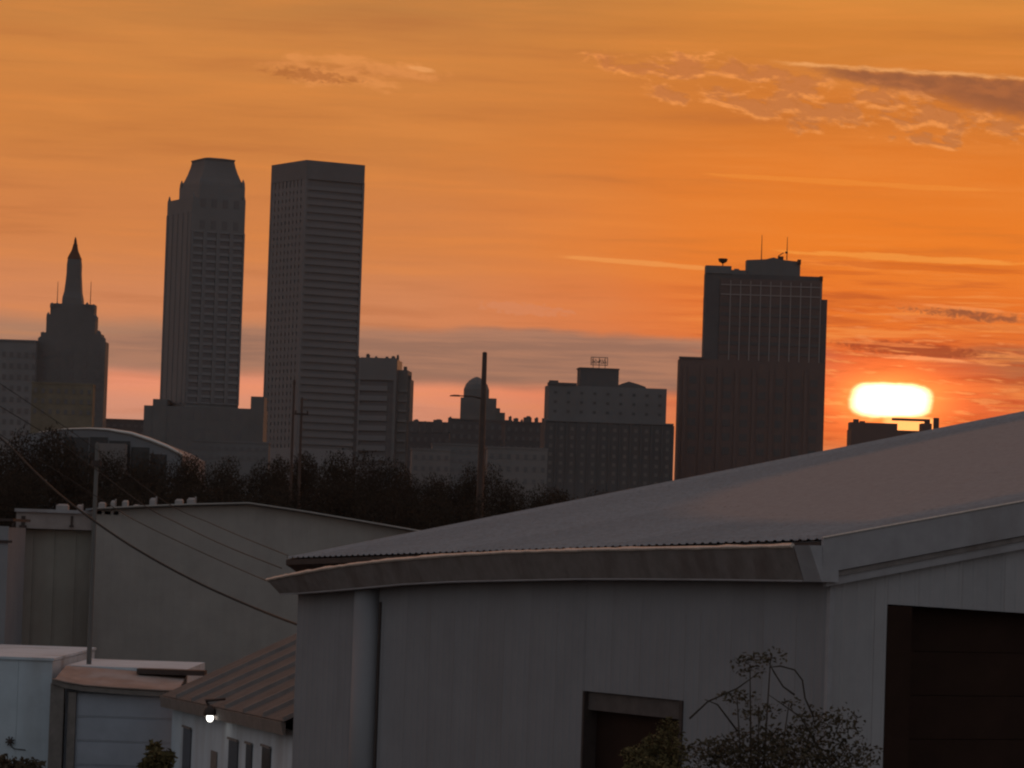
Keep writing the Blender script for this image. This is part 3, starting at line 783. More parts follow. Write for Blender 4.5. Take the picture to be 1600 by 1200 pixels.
b.lathe(x0, 5, [(0.3, zc + 1.2), (1.5, zc + 1.9), (1.8, zc + 3.0), (1.6, zc + 3.1), (0.4, zc + 1.9)], 14)
b.build('satellite_dish', M_DARKPOLE, t)
x0 = X(1222, 395); b = MB(); b.box(x0 - 1.0, 5, z405, x0 + 1.0, 7, z405 + 1.6); b.tube([(x0 - 1, 5, z405 + 1.6), (x0 + 1, 5, z405 + 3.0)], 0.2, 6); b.build('rooftop_unit', M_DARKPOLE, t)
x0 = X(1153, 417); b = MB(); b.box(x0 - 1.0, 4, z415 - 2.2, x0 + 0.8, 6, z415 - 0.6); b.build('rooftop_unit', M_STONE, t)

# ---- low building under the sun with an open rooftop frame
Y = 1500.0
k_ = mpp(Y)
xm = P(1330, 690, Y).x
t = thing('sunlit_low_building', 'low flat building with open rooftop frame right beneath the sun', 'building', (xm, Y, 0))
def X(px, py): return P(px, py, Y).x - xm
b = MB(); b.box(0, 0, 0, X(1458, 690), 20, zp(1400, 672, Y)); b.build('wall', M_REDBROWN, t)  # reddish wall colour carries the sun's glare on this block
b = MB(); b.box(X(1330, 665), 4, zp(1400, 672, Y), X(1404, 665), 14, zp(1365, 660, Y)); b.build('roof_storey', M_REDBROWN, t)
b = MB(); b.box(X(1442, 665), 4, zp(1400, 672, Y), X(1458, 665), 14, zp(1450, 661, Y)); b.build('roof_storey', M_REDBROWN, t)
b = MB(); b.box(X(1396, 655), 5, zp(1420, 657, Y), X(1452, 655), 7, zp(1420, 653, Y)); b.build('roof_beam', M_REDBROWN, t)
for px, h_ in ((1340, 8), (1350, 5), (1452, 8), (1466, 10)):
    b = MB(); b.box(-4 * k_, 6, -3, 4 * k_, 9, h_ * k_); b.build('rooftop_unit', M_REDBROWN, t, loc=(X(px, 660), 0, zp(px, 662, Y)))

# ---- arena with curved roof edge
Y = 800.0
pts_px = [(60, 676), (100, 671), (140, 670), (170, 672), (205, 678), (235, 688), (262, 699), (285, 712)]
xm = P(170, 680, Y).x
t = thing('arena', 'low arena with dark curved roof and bright arched rim behind the left trees', 'arena', (xm, Y, 0))
poly = [(P(a, c, Y).x - xm, zp(a, c, Y)) for a, c in pts_px]
def arc(y): return [(x, y, z) for x, z in poly]
b = MB(); b.prism([(poly[0][0] - 4, 0)] + [(poly[0][0] - 4, poly[0][1] - 0.8)] + poly + [(poly[-1][0] + 0.5, 0)], 0.4, 60)
b.build('curved_hall', M_ARENA, t)
b = MB(); b.tube([(x, 0.2, z + 0.1) for x, z in poly], [0.10, 0.14, 0.2, 0.3, 0.42, 0.45, 0.45, 0.4], 8); b.build('roof_rim', M_RIM, t, True)
for i in range(1, 6):
    a, c = poly[i], poly[i + 1]
    mxx, mz = (a[0] + c[0]) / 2, min(a[1], c[1])
    b = MB(); b.box(a[0] + 0.15, 0.25, 6, c[0] - 0.15, 0.45, mz - 1.6); b.build('glass_panel', M_GLASSDARK, t)
b = MB(); b.box(P(158, 700, Y).x - xm, -6, 0, P(200, 700, Y).x - xm, -1, zp(180, 694, Y)); b.build('entrance_block', M_LOW_P, t)

# ================================================================== TREES
def leaf_mesh(name, m, lobes, n, size, seed, flat=0.8):
    rnd = random.Random(seed); vs, fs = [], []
    wts = [l[3] * l[4] * l[5] for l in lobes]; tot = sum(wts)
    for l, w_ in zip(lobes, wts):
        cx, cy, cz, rx, ry, rz_ = l
        for _ in range(int(n * w_ / tot)):
            while True:
                d = Vector((rnd.gauss(0, 1), rnd.gauss(0, 1), rnd.gauss(0, 1)))
                if d.length > 0.01: break
            d.normalize()
            nv = mnoise.noise(Vector((d.x * 2.2 + seed, d.y * 2.2 + cx, d.z * 2.2 + cz)))
            rr_ = (rnd.random() ** 0.38) * (1.0 + 0.22 * nv) * (0.96 + 0.06 * rnd.random())
            if mnoise.noise(Vector((d.x * 4 + cx + seed, d.y * 4, d.z * 4 + rr_ * 3))) < -0.32: continue
            p = Vector((cx + d.x * rx * rr_, cy + d.y * ry * rr_, cz + d.z * rz_ * rr_))
            a = Vector((rnd.gauss(0, 1), rnd.gauss(0, 1), rnd.gauss(0, 0.7))).normalized()
            b_ = a.cross(Vector((rnd.gauss(0, 1), rnd.gauss(0, 1), rnd.gauss(0, 1)))).normalized()
            s = size * (0.55 + 0.9 * rnd.random()); c = a.cross(b_) * s * 0.22
            i = len(vs)
            vs += [p - a * s, p + b_ * s * 0.45 + c, p + a * s, p - b_ * s * 0.45 + c]
            fs.append((i, i + 1, i + 2, i + 3))
    me = bpy.data.meshes.new(name); me.from_pydata([tuple(v) for v in vs], [], fs); me.update(); me.materials.append(m)
    return me

def tree_variant(seed):
    """Unit tree: height 1, crown roughly 0.9 wide."""
    rnd = random.Random(seed); lobes = [(0, 0, 0.62, 0.30, 0.30, 0.30)]
    for i in range(15):
        a = i * 2.4 + rnd.random(); r_ = 0.20 + 0.16 * rnd.random(); zz = 0.38 + 0.50 * rnd.random()
        s = 0.13 + 0.09 * rnd.random()
        lobes.append((math.cos(a) * r_, math.sin(a) * r_, min(zz, 0.97 - s), s * 1.15, s * 1.15, s))
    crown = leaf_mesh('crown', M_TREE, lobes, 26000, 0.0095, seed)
    b = MB(); b.tube([(0, 0, -0.02), (0.01, 0, 0.15), (0.0, 0.01, 0.35), (0.02, 0, 0.6)], [0.035, 0.027, 0.022, 0.01], 8)
    for i in range(5):
        a = i * 1.3 + rnd.random(); z0 = 0.25 + 0.06 * i
        b.tube([(0, 0, z0), (math.cos(a) * 0.12, math.sin(a) * 0.12, z0 + 0.12), (math.cos(a) * 0.27, math.sin(a) * 0.27, z0 + 0.24)], [0.014, 0.010, 0.004], 6)
    return crown, b.mesh('trunk', M_BARK, True)
VARS = [tree_variant(s) for s in (3, 11, 27, 42)]

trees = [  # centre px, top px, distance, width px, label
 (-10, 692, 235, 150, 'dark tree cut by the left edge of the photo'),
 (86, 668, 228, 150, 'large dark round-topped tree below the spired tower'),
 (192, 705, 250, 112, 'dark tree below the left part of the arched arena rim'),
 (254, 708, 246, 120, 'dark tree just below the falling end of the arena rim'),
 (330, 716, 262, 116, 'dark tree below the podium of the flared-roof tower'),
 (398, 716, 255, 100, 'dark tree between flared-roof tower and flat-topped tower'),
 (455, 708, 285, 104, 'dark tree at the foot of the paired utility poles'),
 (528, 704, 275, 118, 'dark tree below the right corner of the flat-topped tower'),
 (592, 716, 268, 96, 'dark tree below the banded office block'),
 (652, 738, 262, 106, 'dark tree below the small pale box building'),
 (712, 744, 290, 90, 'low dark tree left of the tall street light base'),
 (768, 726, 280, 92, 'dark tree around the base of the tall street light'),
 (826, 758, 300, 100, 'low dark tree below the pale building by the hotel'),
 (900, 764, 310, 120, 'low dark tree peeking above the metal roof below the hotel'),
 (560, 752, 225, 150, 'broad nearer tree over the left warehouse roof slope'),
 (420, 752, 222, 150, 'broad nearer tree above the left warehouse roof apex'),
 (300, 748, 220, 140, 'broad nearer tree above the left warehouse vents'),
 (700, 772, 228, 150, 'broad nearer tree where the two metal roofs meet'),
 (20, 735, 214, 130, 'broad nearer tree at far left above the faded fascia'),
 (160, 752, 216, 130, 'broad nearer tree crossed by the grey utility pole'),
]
for i, (px, py, Yt, wpx, lb) in enumerate(trees):
    c = P(px, py, Yt); h = c.z
    t = thing('broadleaf_tree', lb, 'tree', (c.x, Yt, 0), i * 1.1, 'trees between warehouses and skyline')
    cr, tk = VARS[i % 4]
    sxy = wpx * mpp(Yt) / 0.86
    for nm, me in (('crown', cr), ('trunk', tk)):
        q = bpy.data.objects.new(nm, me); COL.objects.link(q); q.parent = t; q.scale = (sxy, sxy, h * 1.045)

# ================================================================== POLES
def pole(name, label, cat, px, ytop, Y, r0, r1, m, group=None, ybase_x=None):
    top = P(px, ytop, Y)
    t = thing(name, label, cat, (top.x, Y, 0), 0, group)
    b = MB(); b.lathe(0, 0, [(r0, 0), (r0 * 0.95, top.z * 0.3), (r1, top.z), (r1 * 0.5, top.z + 0.05)], 12); b.build('shaft', m, t, True)
    return t, top.z
t, zt = pole('utility_pole', 'taller thin dark pole in front of the flat-topped tower', 'pole', 460, 594, 240, 0.12, 0.07, M_DARKPOLE, 'paired poles')
b = MB(); b.lathe(0, 0, [(0.09, zt - 0.3), (0.09, zt - 0.1), (0.03, zt + 0.02)], 8); b.build('cap', M_DARKPOLE, t)
t, zt = pole('utility_pole', 'shorter thin dark pole with crossarm in front of flat-topped tower', 'pole', 472, 622, 236, 0.12, 0.07, M_DARKPOLE, 'paired poles')
b = MB(); b.box(-0.45, -0.06, zt - 1.1, 0.45, 0.06, zt - 0.98); b.build('crossarm', M_DARKPOLE, t)
for s in (-0.38, 0.38):
    b = MB(); b.lathe(s, 0, [(0.04, zt - 0.98), (0.06, zt - 0.9), (0.03, zt - 0.8)], 8); b.build('insulator', M_DARKPOLE, t)
# tall street light with one arm
Y = 250.0
t, zt = pole('street_light', 'tall dark tapered street light pole with one arm before the domed tower', 'street light', 757.5, 551, Y, 0.30, 0.16, M_DARKPOLE)
za = zp(757, 621, Y)
xe = P(703, 621, Y).x - t.location.x
b = MB(); b.tube([(0, 0, za - 0.12), (xe * 0.3, 0, za + 0.04), (xe * 0.7, 0, za + 0.06)], [0.06, 0.05, 0.04], 8)
arm = b.build('arm', M_DARKPOLE, t, True)
b = MB(); b.rects([(xe * 0.85, 0, abs(xe) * 0.16, 0.10, za + 0.0), (xe * 0.85, 0, abs(xe) * 0.15, 0.12, za + 0.07), (xe * 0.8, 0, abs(xe) * 0.08, 0.08, za + 0.12)])
b.build('lamp_head', M_DARKPOLE, arm)
# grey utility pole by the left warehouse
t, zt = pole('utility_pole', 'grey wooden utility pole standing before the left warehouse', 'pole', 152, 694, 100, 0.075, 0.055, M_WOOD)
b = MB(); b.lathe(0, -0.0, [(0.14, zt - 0.6), (0.14, zt - 0.45)], 12); b.build('band_clamp', M_DARKFRAME, t)

# ================================================================== LEFT WAREHOUSE
Y = 118.0
base = P(390, 1000, Y)
t = thing('left_warehouse', 'grey warehouse with shallow gabled front behind the utility pole at left', 'warehouse', (base.x, Y, 0))
wx = base.x
def X(px, py=900): return P(px, py, Y).x - wx
def Z(px, py): return zp(px, py, Y)
toppx = [(145, 796), (220, 792), (300, 789), (390, 787), (430, 793), (470, 799), (560, 814), (640, 828), (760, 850)]
top = [(X(a, c), Z(a, c)) for a, c in toppx]
def topz(x):
    for (x0, z0), (x1, z1) in zip(top, top[1:]):
        if x0 <= x <= x1: return z0 + (z1 - z0) * (x - x0) / (x1 - x0)
    return top[-1][1] if x > top[-1][0] else top[0][1]
xs, xe_ = top[0][0], top[-1][0]
n = 11
for i in range(n):                                  # front siding, sheet by sheet with small ribs
    a, c = xs + (xe_ - xs) * i / n, xs + (xe_ - xs) * (i + 1) / n
    b = MB(); st_ = 12; pro = []
    for j in range(st_):
        u0_, u1_ = a + (c - a) * j / st_, a + (c - a) * (j + 1) / st_
        d0 = -0.015 if j % 3 == 0 else 0.0
        pro += [(u0_ + 0.001, d0 * 0.5), (u1_ - 0.002, d0 * 0.5)]
    vs = [(x, y_, 0) for x, y_ in pro] + [(x, y_, topz(x) - 0.04) for x, y_ in pro]
    m_n = len(pro); b.add(vs, [(q, q + 1, q + 1 + m_n, q + m_n) for q in range(m_n - 1)])
    b.build('siding_sheet', M_WALL2, t)
b = MB(); b.loft([[(x, 0.06, 0) for x, z in (top[0], top[-1])] + [(x, 0.06, z - 0.08) for x, z in reversed(top)],
                  [(x, 24, 0) for x, z in (top[0], top[-1])] + [(x, 24, z - 0.08) for x, z in reversed(top)]]); b.build('body', M_WALL2, t)
b = MB(); rp_ = [(top[0][0] - 0.2, top[0][1] - 0.02), *top, (top[-1][0] + 0.2, top[-1][1] - 0.05)]
for (xa_, za1), (xb_, zb1) in zip(rp_, rp_[1:]):
    b.loft([[(xa_, y0, za1 + d_), (xb_, y0, zb1 + d_), (xb_, y0, zb1 + d_ + 0.06), (xa_, y0, za1 + d_ + 0.06)] for y0, d_ in ((-0.28, -0.02), (24.3, -0.02))])
b.build('roof', M_ROOF, t)
b = MB(); b.tube([(x, -0.30, z + 0.02) for x, z in top], 0.03, 6); b.build('roof_edge_trim', M_WALL2, t)
# annex at left with deep fascia
ax0, ax1 = X(12, 950), X(146, 950)
za_ = Z(80, 828)
n = 4
for i in range(n):
    a, c = ax0 + (ax1 - ax0) * i / n, ax0 + (ax1 - ax0) * (i + 1) / n
    b = MB(); b.box(a + 0.004, 0.5, 0, c - 0.004, 0.56, za_); b.box(a + 0.02, 0.485, 0, a + 0.06, 0.5, za_); b.build('annex_sheet', M_OLIVE, t)
b = MB(); b.box(ax0, 0.57, 0, ax1 - 0.05, 14, za_); b.build('annex_body', M_OLIVE, t)
b = MB(); b.box(ax0 + 0.15, 0.1, za_ + 0.03, X(183, 820), 14.2, Z(80, 801)); b.build('annex_fascia', M_FASCIA2, t)
b = MB(); b.box(ax0 + 0.1, 0.0, Z(80, 801), X(185, 810), 14.3, Z(80, 796)); b.build('annex_roof_edge', M_TRIM, t)
for px, w_ in ((36, 6), (112, 3.5)):
    b = MB(); x0 = X(px, 812); b.box(x0 - w_ * 0.01, 0.02, Z(px, 822), x0 + w_ * 0.01, 0.1, Z(px, 806)); b.box(x0 - w_ * 0.02, 0.0, Z(px, 824), x0 + w_ * 0.018, 0.1, Z(px, 820.5)); b.build('gutter_bracket', M_DARKFRAME, t)
b = MB(); b.tube([(ax0 + 0.03, 0.4, 0), (ax0 + 0.03, 0.4, Z(15, 818)), (ax0 + 0.28, 0.25, Z(15, 806))], 0.045, 8); b.build('downpipe', M_DARKFRAME, t)
for px, py, w_, h_ in ((98, 794, 20, 10), (125, 793, 8, 8), (160, 790, 11, 9), (177, 792, 7, 14), (196, 790, 9, 12), (213, 791, 8, 6), (239, 790, 10, 16), (280, 788, 13, 12), (299, 787, 13, 13)):
    kk = mpp(Y + 9); x0 = P(px, py, Y + 9).x - wx; zz = min(zp(px, py + 3, Y + 9), 9.5)
    b = MB(); b.rects([(0, 0, w_ * kk * 0.46, 0.25, -0.5), (0, 0, w_ * kk * 0.46, 0.25, h_ * kk * 0.7), (0.02, 0, w_ * kk * 0.30, 0.14, h_ * kk * 0.95)])
    if px % 2: b.tube([(w_ * kk * 0.5, 0, -0.4), (w_ * kk * 0.5, 0, h_ * kk * 1.1)], 0.03, 6)
    b.build('roof_vent', M_VENT, t, loc=(x0, 9, zz))

# sliver of a paler neighbour at the frame's left edge
Y = 112.0
t = thing('pale_shed', 'pale shed wall showing as a sliver at the left photo edge', 'shed', (P(-60, 950, Y).x, Y, 0))
def X(px, py=900): return P(px, py, Y).x - t.location.x
x1 = X(9, 950); z1 = zp(0, 822, Y)
for i in range(2):
    b = MB(); b.box(x1 * i / 2 + 0.003, 0, 0, x1 * (i + 1) / 2 - 0.003, 0.08, z1); b.build('siding_sheet', M_PALE if False else M_SIDING, t)
b = MB(); b.box(0, 0.09, 0, x1 - 0.01, 4, z1 - 0.03); b.build('body', M_SIDING, t)
for py in (812, 846):
    b = MB(); b.box(0, -0.06, zp(5, py + 2, Y), x1 + 0.12, 0.0 if py > 820 else 4.1, zp(5, py - 2, Y)); b.build('rail', M_DARKFRAME, t)

# ================================================================== WHITE BUILDING + GARAGE
Y = 98.0
t = thing('white_building', 'chalky white low building at the bottom left corner', 'building', (P(-80, 1100, Y).x, Y, 0))
wx = t.location.x
def X(px, py=1120): return P(px, py, Y).x - wx
zt = zp(40, 1031, Y)
for i in range(3):
    x0, x1 = X(-80) + (X(79) - X(-80)) * i / 3, X(-80) + (X(79) - X(-80)) * (i + 1) / 3
    b = MB(); b.box(x0 + 0.003, 0, 0, x1 - 0.003, 0.12, zt); b.build('wall_panel', M_PALE, t)
b = MB(); b.box(0, 0.125, 0, X(79), 10, zt - 0.02); b.build('body', M_PALE, t)
b = MB(); b.box(-0.05, -0.05, zt, X(81), 10.1, zt + 0.07); b.build('coping', M_PALE, t)
x0 = X(16, 1160); z0 = zp(16, 1158, Y)
b = MB()
for a in range(4):
    an = a * math.pi / 4 + 0.3
    b.tube([(x0 - 0.13 * math.cos(an), -0.05, z0 - 0.13 * math.sin(an)), (x0 + 0.13 * math.cos(an), -0.05, z0 + 0.13 * math.sin(an))], 0.018, 6)
b.lathe(x0, -0.04, [(0.05, z0 - 0.05), (0.06, z0), (0.05, z0 + 0.05)], 8)
b.tube([(x0, -0.03, z0 - 0.1), (x0 + 0.12, -0.03, z0 - 0.2), (x0 + 0.42, -0.02, z0 - 0.22)], 0.014, 6)
b.build('wall_fixture', M_DARKFRAME, t)

Y = 96.5
t = thing('garage', 'garage with brown door frame and painted-sunlit roof edge beside the lamp-lit shed', 'garage', (P(78, 1100, Y).x, Y, 0))
wx = t.location.x
x_r = X = None
def X(px, py=1130): return P(px, py, Y).x - wx
def Z(px, py): return zp(px, py, Y)
xr_ = X(278)
zh = Z(180, 1078)
b = MB(); b.box(0, 0, 0, X(98), 0.35, Z(88, 1068)); b.build('door_post', M_BROWN, t)
b = MB(); b.box(X(105), 0.05, 0, X(117), 0.3, zh - 0.1); b.build('door_post', M_BROWN, t)
b = MB(); b.loft([[(X(a), y_, Z(a, c) + dz_) for y_, dz_ in ((-0.06, -0.10), (0.3, -0.10), (0.3, 0.03), (-0.06, 0.03))] for a, c in ((79, 1062), (100, 1069), (130, 1074), (180, 1078), (230, 1081), (276, 1083))]); b.build('header_beam', M_BROWN, t)
nd = 5
for i in range(nd):                                  # door sections
    z0, z1 = (zh - 0.12) * i / nd, (zh - 0.12) * (i + 1) / nd
    b = MB(); b.box(X(117) + 0.01, 0.16, z0 + 0.004, xr_ - 0.02, 0.2, z1 - 0.004); b.box(X(117) + 0.05, 0.145, z0 + 0.05, xr_ - 0.06, 0.16, z1 - 0.05); b.build('door_section', M_PALEDOOR, t)
b = MB(); b.box(X(98) + 0.01, 0.4, 0, xr_, 8, zh - 0.02); b.build('body', M_PALEDOOR, t)
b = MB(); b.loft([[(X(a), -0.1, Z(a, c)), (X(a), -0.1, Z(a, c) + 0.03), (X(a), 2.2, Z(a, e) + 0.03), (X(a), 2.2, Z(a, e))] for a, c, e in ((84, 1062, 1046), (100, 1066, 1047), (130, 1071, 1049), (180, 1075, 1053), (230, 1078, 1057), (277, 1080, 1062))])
b.build('roof_sheet', M_SUNTINT, t)
b = MB(); b.box(X(204, 1050), 1.6, Z(260, 1058), X(312, 1055), 2.3, Z(260, 1050)); b.build('roof_timber', M_DARKFRAME, t)
b = MB(); b.box(X(84), 2.22, zh - 0.3, xr_, 8, Z(180, 1047)); b.build('roof_curb', M_PALE, t)

# ================================================================== SHED WITH LAMP
class Frame:
    """Local frame of an upright building: x runs along one wall, y along the other."""
    def __init__(self, org, phi):
        self.o, self.phi = Vector((org.x, org.y, 0)), phi
        self.ax = Vector((math.cos(phi), math.sin(phi), 0)); self.ay = Vector((-math.sin(phi), math.cos(phi), 0))
    def on_x(self, c, px, py):
        d = ray(px, py); e = Vector((0, 0, EYE)) - self.o
        t = (c - e.dot(self.ax)) / d.dot(self.ax); p = e + d * t
        return p.dot(self.ay), p.z
    def on_y(self, c, px, py):
        d = ray(px, py); e = Vector((0, 0, EYE)) - self.o
        t = (c - e.dot(self.ay)) / d.dot(self.ay); p = e + d * t
        return p.dot(self.ax), p.z

phi = R(14)
E1 = P(464, 1117, 78.9)
fr = Frame(E1, phi)
L, zE0 = fr.on_x(0, 270, 1078)
zE1 = E1.z
t = thing('lamp_lit_shed', 'small white shed with brown ribbed roof and slit windows at lower left', 'shed', fr.o, phi)
rx, rz_ = fr.on_y(L, 462, 990)
s_ = (rz_ - zE0) / rx
W = 6.0
npn = 7
for i in range(npn):
    y0, y1 = L * i / npn, L * (i + 1) / npn
    e0, e1 = zE1 + (zE0 - zE1) * i / npn, zE1 + (zE0 - zE1) * (i + 1) / npn
    b = MB()
    b.add([(-0.3, y0, e0 - 0.3 * s_), (-0.3, y1, e1 - 0.3 * s_), (W, y1, e1 + W * s_), (W, y0, e0 + W * s_)], [(0, 1, 2, 3)])
    b.add([(-0.3, y0, e0 - 0.3 * s_ - 0.05), (-0.3, y1, e1 - 0.3 * s_ - 0.05), (W, y1, e1 + W * s_ - 0.05), (W, y0, e0 + W * s_ - 0.05)], [(3, 2, 1, 0)])
    sh = b.build('roof_sheet', M_SHEDROOF, t)
    b = MB()
    for yy, ee in ((y0, e0),):
        b.loft([[(x, yy + dy_, ee + x * s_ + dz_) for dy_, dz_ in ((-0.10, 0.0), (-0.06, 0.10), (0.06, 0.10), (0.10, 0.0))] for x in (-0.3, W)])
    b.build('roof_rib', M_SHEDRIB, sh)
b = MB(); b.add([(W, 0, 0), (W, L, 0), (W, L, zE0 + W * s_ - 0.06), (W, 0, zE1 + W * s_ - 0.06)], [(0, 1, 2, 3)])
b.add([(0.05, 0.1, 0), (W, 0.1, 0), (W, 0.1, zE1 + W * s_ - 0.06), (0.05, 0.1, zE1 - 0.06)], [(0, 1, 2, 3)])
b.add([(0.05, L - 0.1, 0), (W, L - 0.1, 0), (W, L - 0.1, zE0 + W * s_ - 0.06), (0.05, L - 0.1, zE0 - 0.06)], [(3, 2, 1, 0)]); b.build('end_walls', M_PALE, t)
nw = 6
for i in range(nw):
    y0, y1 = 0.05 + (L - 0.1) * i / nw, 0.05 + (L - 0.1) * (i + 1) / nw
    b = MB(); b.box(0, y0 + 0.004, 0, 0.12, y1 - 0.004, min(zE1, zE0) - 0.08 + abs(zE0 - zE1) * (i + 0.5) / nw * (1 if zE0 > zE1 else 0)); b.build('wall_panel', M_PALE, t)
b = MB(); b.loft([[(x, y_, z_ - 0.3 * s_ + dz_) for x, dz_ in ((-0.34, -0.02), (-0.3, -0.30), (-0.24, -0.30), (-0.24, -0.02))] for y_, z_ in ((0, zE1), (L, zE0))]); b.build('eave_fascia', M_BROWN, t)
for a, c, py in ((287, 299, 1137), (358, 372, 1156), (385, 394, 1162), (410, 423, 1167)):
    ya, z1 = fr.on_x(-0.02, a, py); yb, z2 = fr.on_x(-0.02, c, py + 2)
    lo, hi_ = min(ya, yb), max(ya, yb)
    z1 = (z1 + z2) / 2
    w_ = bx(t, 'window', M_GLASSDARK, -0.03, lo, max(0.3, z1 - 1.6), 0.02, hi_, z1)
    f_ = MB(); f_.box(-0.04, -0.05, z1 - 0.0, 0.0, hi_ - lo + 0.05, z1 + 0.05); f_.build('lintel', M_BROWN, w_, loc=(0, 0, -max(0.3, z1 - 1.6)))
ya, z1 = fr.on_x(-0.02, 330, 1172); yb, _ = fr.on_x(-0.02, 339, 1173)
bx(t, 'door', M_BROWN, -0.03, min(ya, yb), 0.05, 0.02, max(ya, yb), z1)
# lamp on a gooseneck arm
ly_, lz_ = fr.on_x(-0.15, 322, 1100)
lp = fr.o + fr.ax * -0.45 + fr.ay * ly_
by_, bz_ = fr.on_x(-0.45, 328, 1122)
lampo = fr.o + fr.ax * -0.45 + fr.ay * by_
t = thing('wall_lamp', 'lit white lamp in dark housing under the shed eave', 'lamp', (lampo.x, lampo.y, bz_))
kk = mpp(lampo.y)
wl = fr.ax * 0.42
b = MB(); b.tube([(wl.x - 4 * kk, wl.y, 30 * kk), (-8 * kk, 0, 27 * kk), (-3 * kk, 0, 20 * kk), (0, 0, 12 * kk)], [0.03, 0.035, 0.04, 0.05], 8); b.build('arm', M_DARKFRAME, t, True)
b = MB(); b.lathe(0.0, 0, [(0.05, 20 * kk), (0.13, 15 * kk), (0.17, 6 * kk), (0.15, 4 * kk), (0.10, 5 * kk)], 16); b.build('housing', M_DARKFRAME, t, True)
me_ = bpy.data.materials.new('lit_bulb'); me_.use_nodes = True
pb = me_.node_tree.nodes['Principled BSDF']; pb.inputs['Base Color'].default_value = (0.9, 0.88, 0.82, 1)
pb.inputs['Emission Color'].default_value = (1.0, 0.96, 0.88, 1); pb.inputs['Emission Strength'].default_value = 4.0
b = MB(); b.lathe(0, 0, [(0.07, 5 * kk), (0.085, 2 * kk), (0.08, -2 * kk), (0.05, -5 * kk), (0.01, -6 * kk)], 16); b.build('bulb', me_, t, True)

# ================================================================== MAIN WAREHOUSE
phi = R(30)
Bp = P(1283, 843, 60.0)
fr = Frame(Bp, phi)
L, zA = fr.on_x(0, 445, 872)
zB = Bp.z
mslope = (zA - zB) / L
gx, gz = fr.on_y(0, 1600, 785)
s1 = (gz - zB) / gx
gx2, gz2 = fr.on_y(L, 1600, 643)
s2 = (gz2 - zA) / gx2
SL = s1
W = 26.0
print('main warehouse L %.2f zA %.2f zB %.2f slopes %.3f %.3f' % (L, zA, zB, s1, s2))
def roof_z(x, y):
    s = s1 + (s2 - s1) * y / L
    return zB + mslope * y + s * x
t = thing('metal_warehouse', 'large grey metal warehouse with sagging gutter and dark doorway filling lower right', 'warehouse', fr.o, phi)
WI, GI = 0.34, 0.16              # wall set in from the eave and from the rake
npn = 20
for i in range(npn):                                  # roof sheets with ribs running up the slope
    y0, y1 = L * i / npn, L * (i + 1) / npn
    prof = []
    for j in range(4):
        c = y0 + (y1 - y0) * (j + 0.5) / 4; hgt = 0.022 if j else 0.022
        prof += [(c - 0.06, 0.0), (c - 0.03, hgt), (c + 0.03, hgt), (c + 0.06, 0.0)]
    prof = [(y0 + 0.002, 0.0)] + prof + [(y1 - 0.002, 0.0)]
    vs = []; st_ = 4
    for k2 in range(st_ + 1):
        x = W * k2 / st_
        vs += [(x, y_, roof_z(x, y_) + h_) for y_, h_ in prof]
    n_ = len(prof); fs = [(r * n_ + q, (r + 1) * n_ + q, (r + 1) * n_ + q + 1, r * n_ + q + 1) for r in range(st_) for q in range(n_ - 1)]
    b = MB(); b.add(vs, fs); b.build('roof_sheet', ROOFV[(i * 7 + i // 3) % 4], t)
b = MB()                                              # underlay so no light leaks, and the far slope
b.add([(0.02, 0.02, roof_z(0, 0) - 0.03), (W, 0.02, roof_z(W, 0) - 0.03), (W, L - 0.02, roof_z(W, L) - 0.03), (0.02, L - 0.02, roof_z(0, L) - 0.03)], [(0, 1, 2, 3)])
b.add([(W, 0, roof_z(W, 0)), (2 * W, 0, zB), (2 * W, L, zA), (W, L, roof_z(W, L))], [(0, 1, 2, 3)]); b.build('far_roof_slope', M_ROOF, t)
for r_i in range(16):                                 # fastener rows over the purlins
    x = 0.35 + 1.55 * r_i; b = MB(); rn = random.Random(r_i)
    for q in range(80):
        if rn.random() < 0.2: continue
        y_ = L * (q + 0.5) / 80; zz = roof_z(x, y_) + 0.02; xx = x + rn.uniform(-0.04, 0.04); e_ = 0.013
        b.add([(xx - e_ * 2, y_ - e_, zz), (xx + e_ * 2, y_ - e_, zz + e_ * 4 * s1), (xx + e_ * 2, y_ + e_, zz + e_ * 4 * s1), (xx - e_ * 2, y_ + e_, zz), (xx, y_, zz + 0.014)], [(0, 1, 4), (1, 2, 4), (2, 3, 4), (3, 0, 4)])
    tag(b.build('fastener_row', M_GUTTER, t), kind='stuff')
# purlin end closures: dark notched edge under the roof sheets
b = MB(); b.loft([[(x, y_, roof_z(0, y_) + dz_) for x, dz_ in ((0.02, -0.03), (0.30, 0.03), (0.30, -0.30), (0.02, -0.14))] for y_ in (0.05, L * 0.5, L - 0.02)]); b.build('eave_closure', M_DARKFRAME, t)
# box gutter, sagging at its far end (stations read along the eave)
GX = -0.26
lipst = [(417, 906), (450, 899), (500, 890), (560, 881), (620, 874.5), (700, 868), (800, 863), (900, 860), (1000, 858), (1120, 856), (1238, 853)]
botst = [(438, 929), (468, 928), (520, 924), (575, 919), (630, 914), (705, 910), (800, 908), (900, 906), (1000, 906), (1120, 907), (1256, 909)]
rings, lips, undr = [], [], []
for (lx_, ly2), (bx_, by2) in zip(lipst, botst):
    ya, za2 = fr.on_x(GX, lx_, ly2); yb, zb2 = fr.on_x(GX + 0.22, bx_, by2)
    ym = ya
    rings.append([(GX, ya, za2), (GX + 0.22, yb, zb2), (WI - 0.02, yb, zb2 + 0.01), (WI - 0.02, yb, zb2 + 0.04), (GX + 0.25, yb, zb2 + 0.04), (GX + 0.03, ya, za2)])
    lips.append((GX + 0.005, ya, za2 + 0.005)); undr.append((GX + 0.215, yb, zb2 + 0.01))
b = MB(); b.loft(rings); b.build('box_gutter', M_GUTTER, t)
rnd = random.Random(7)
fine = []
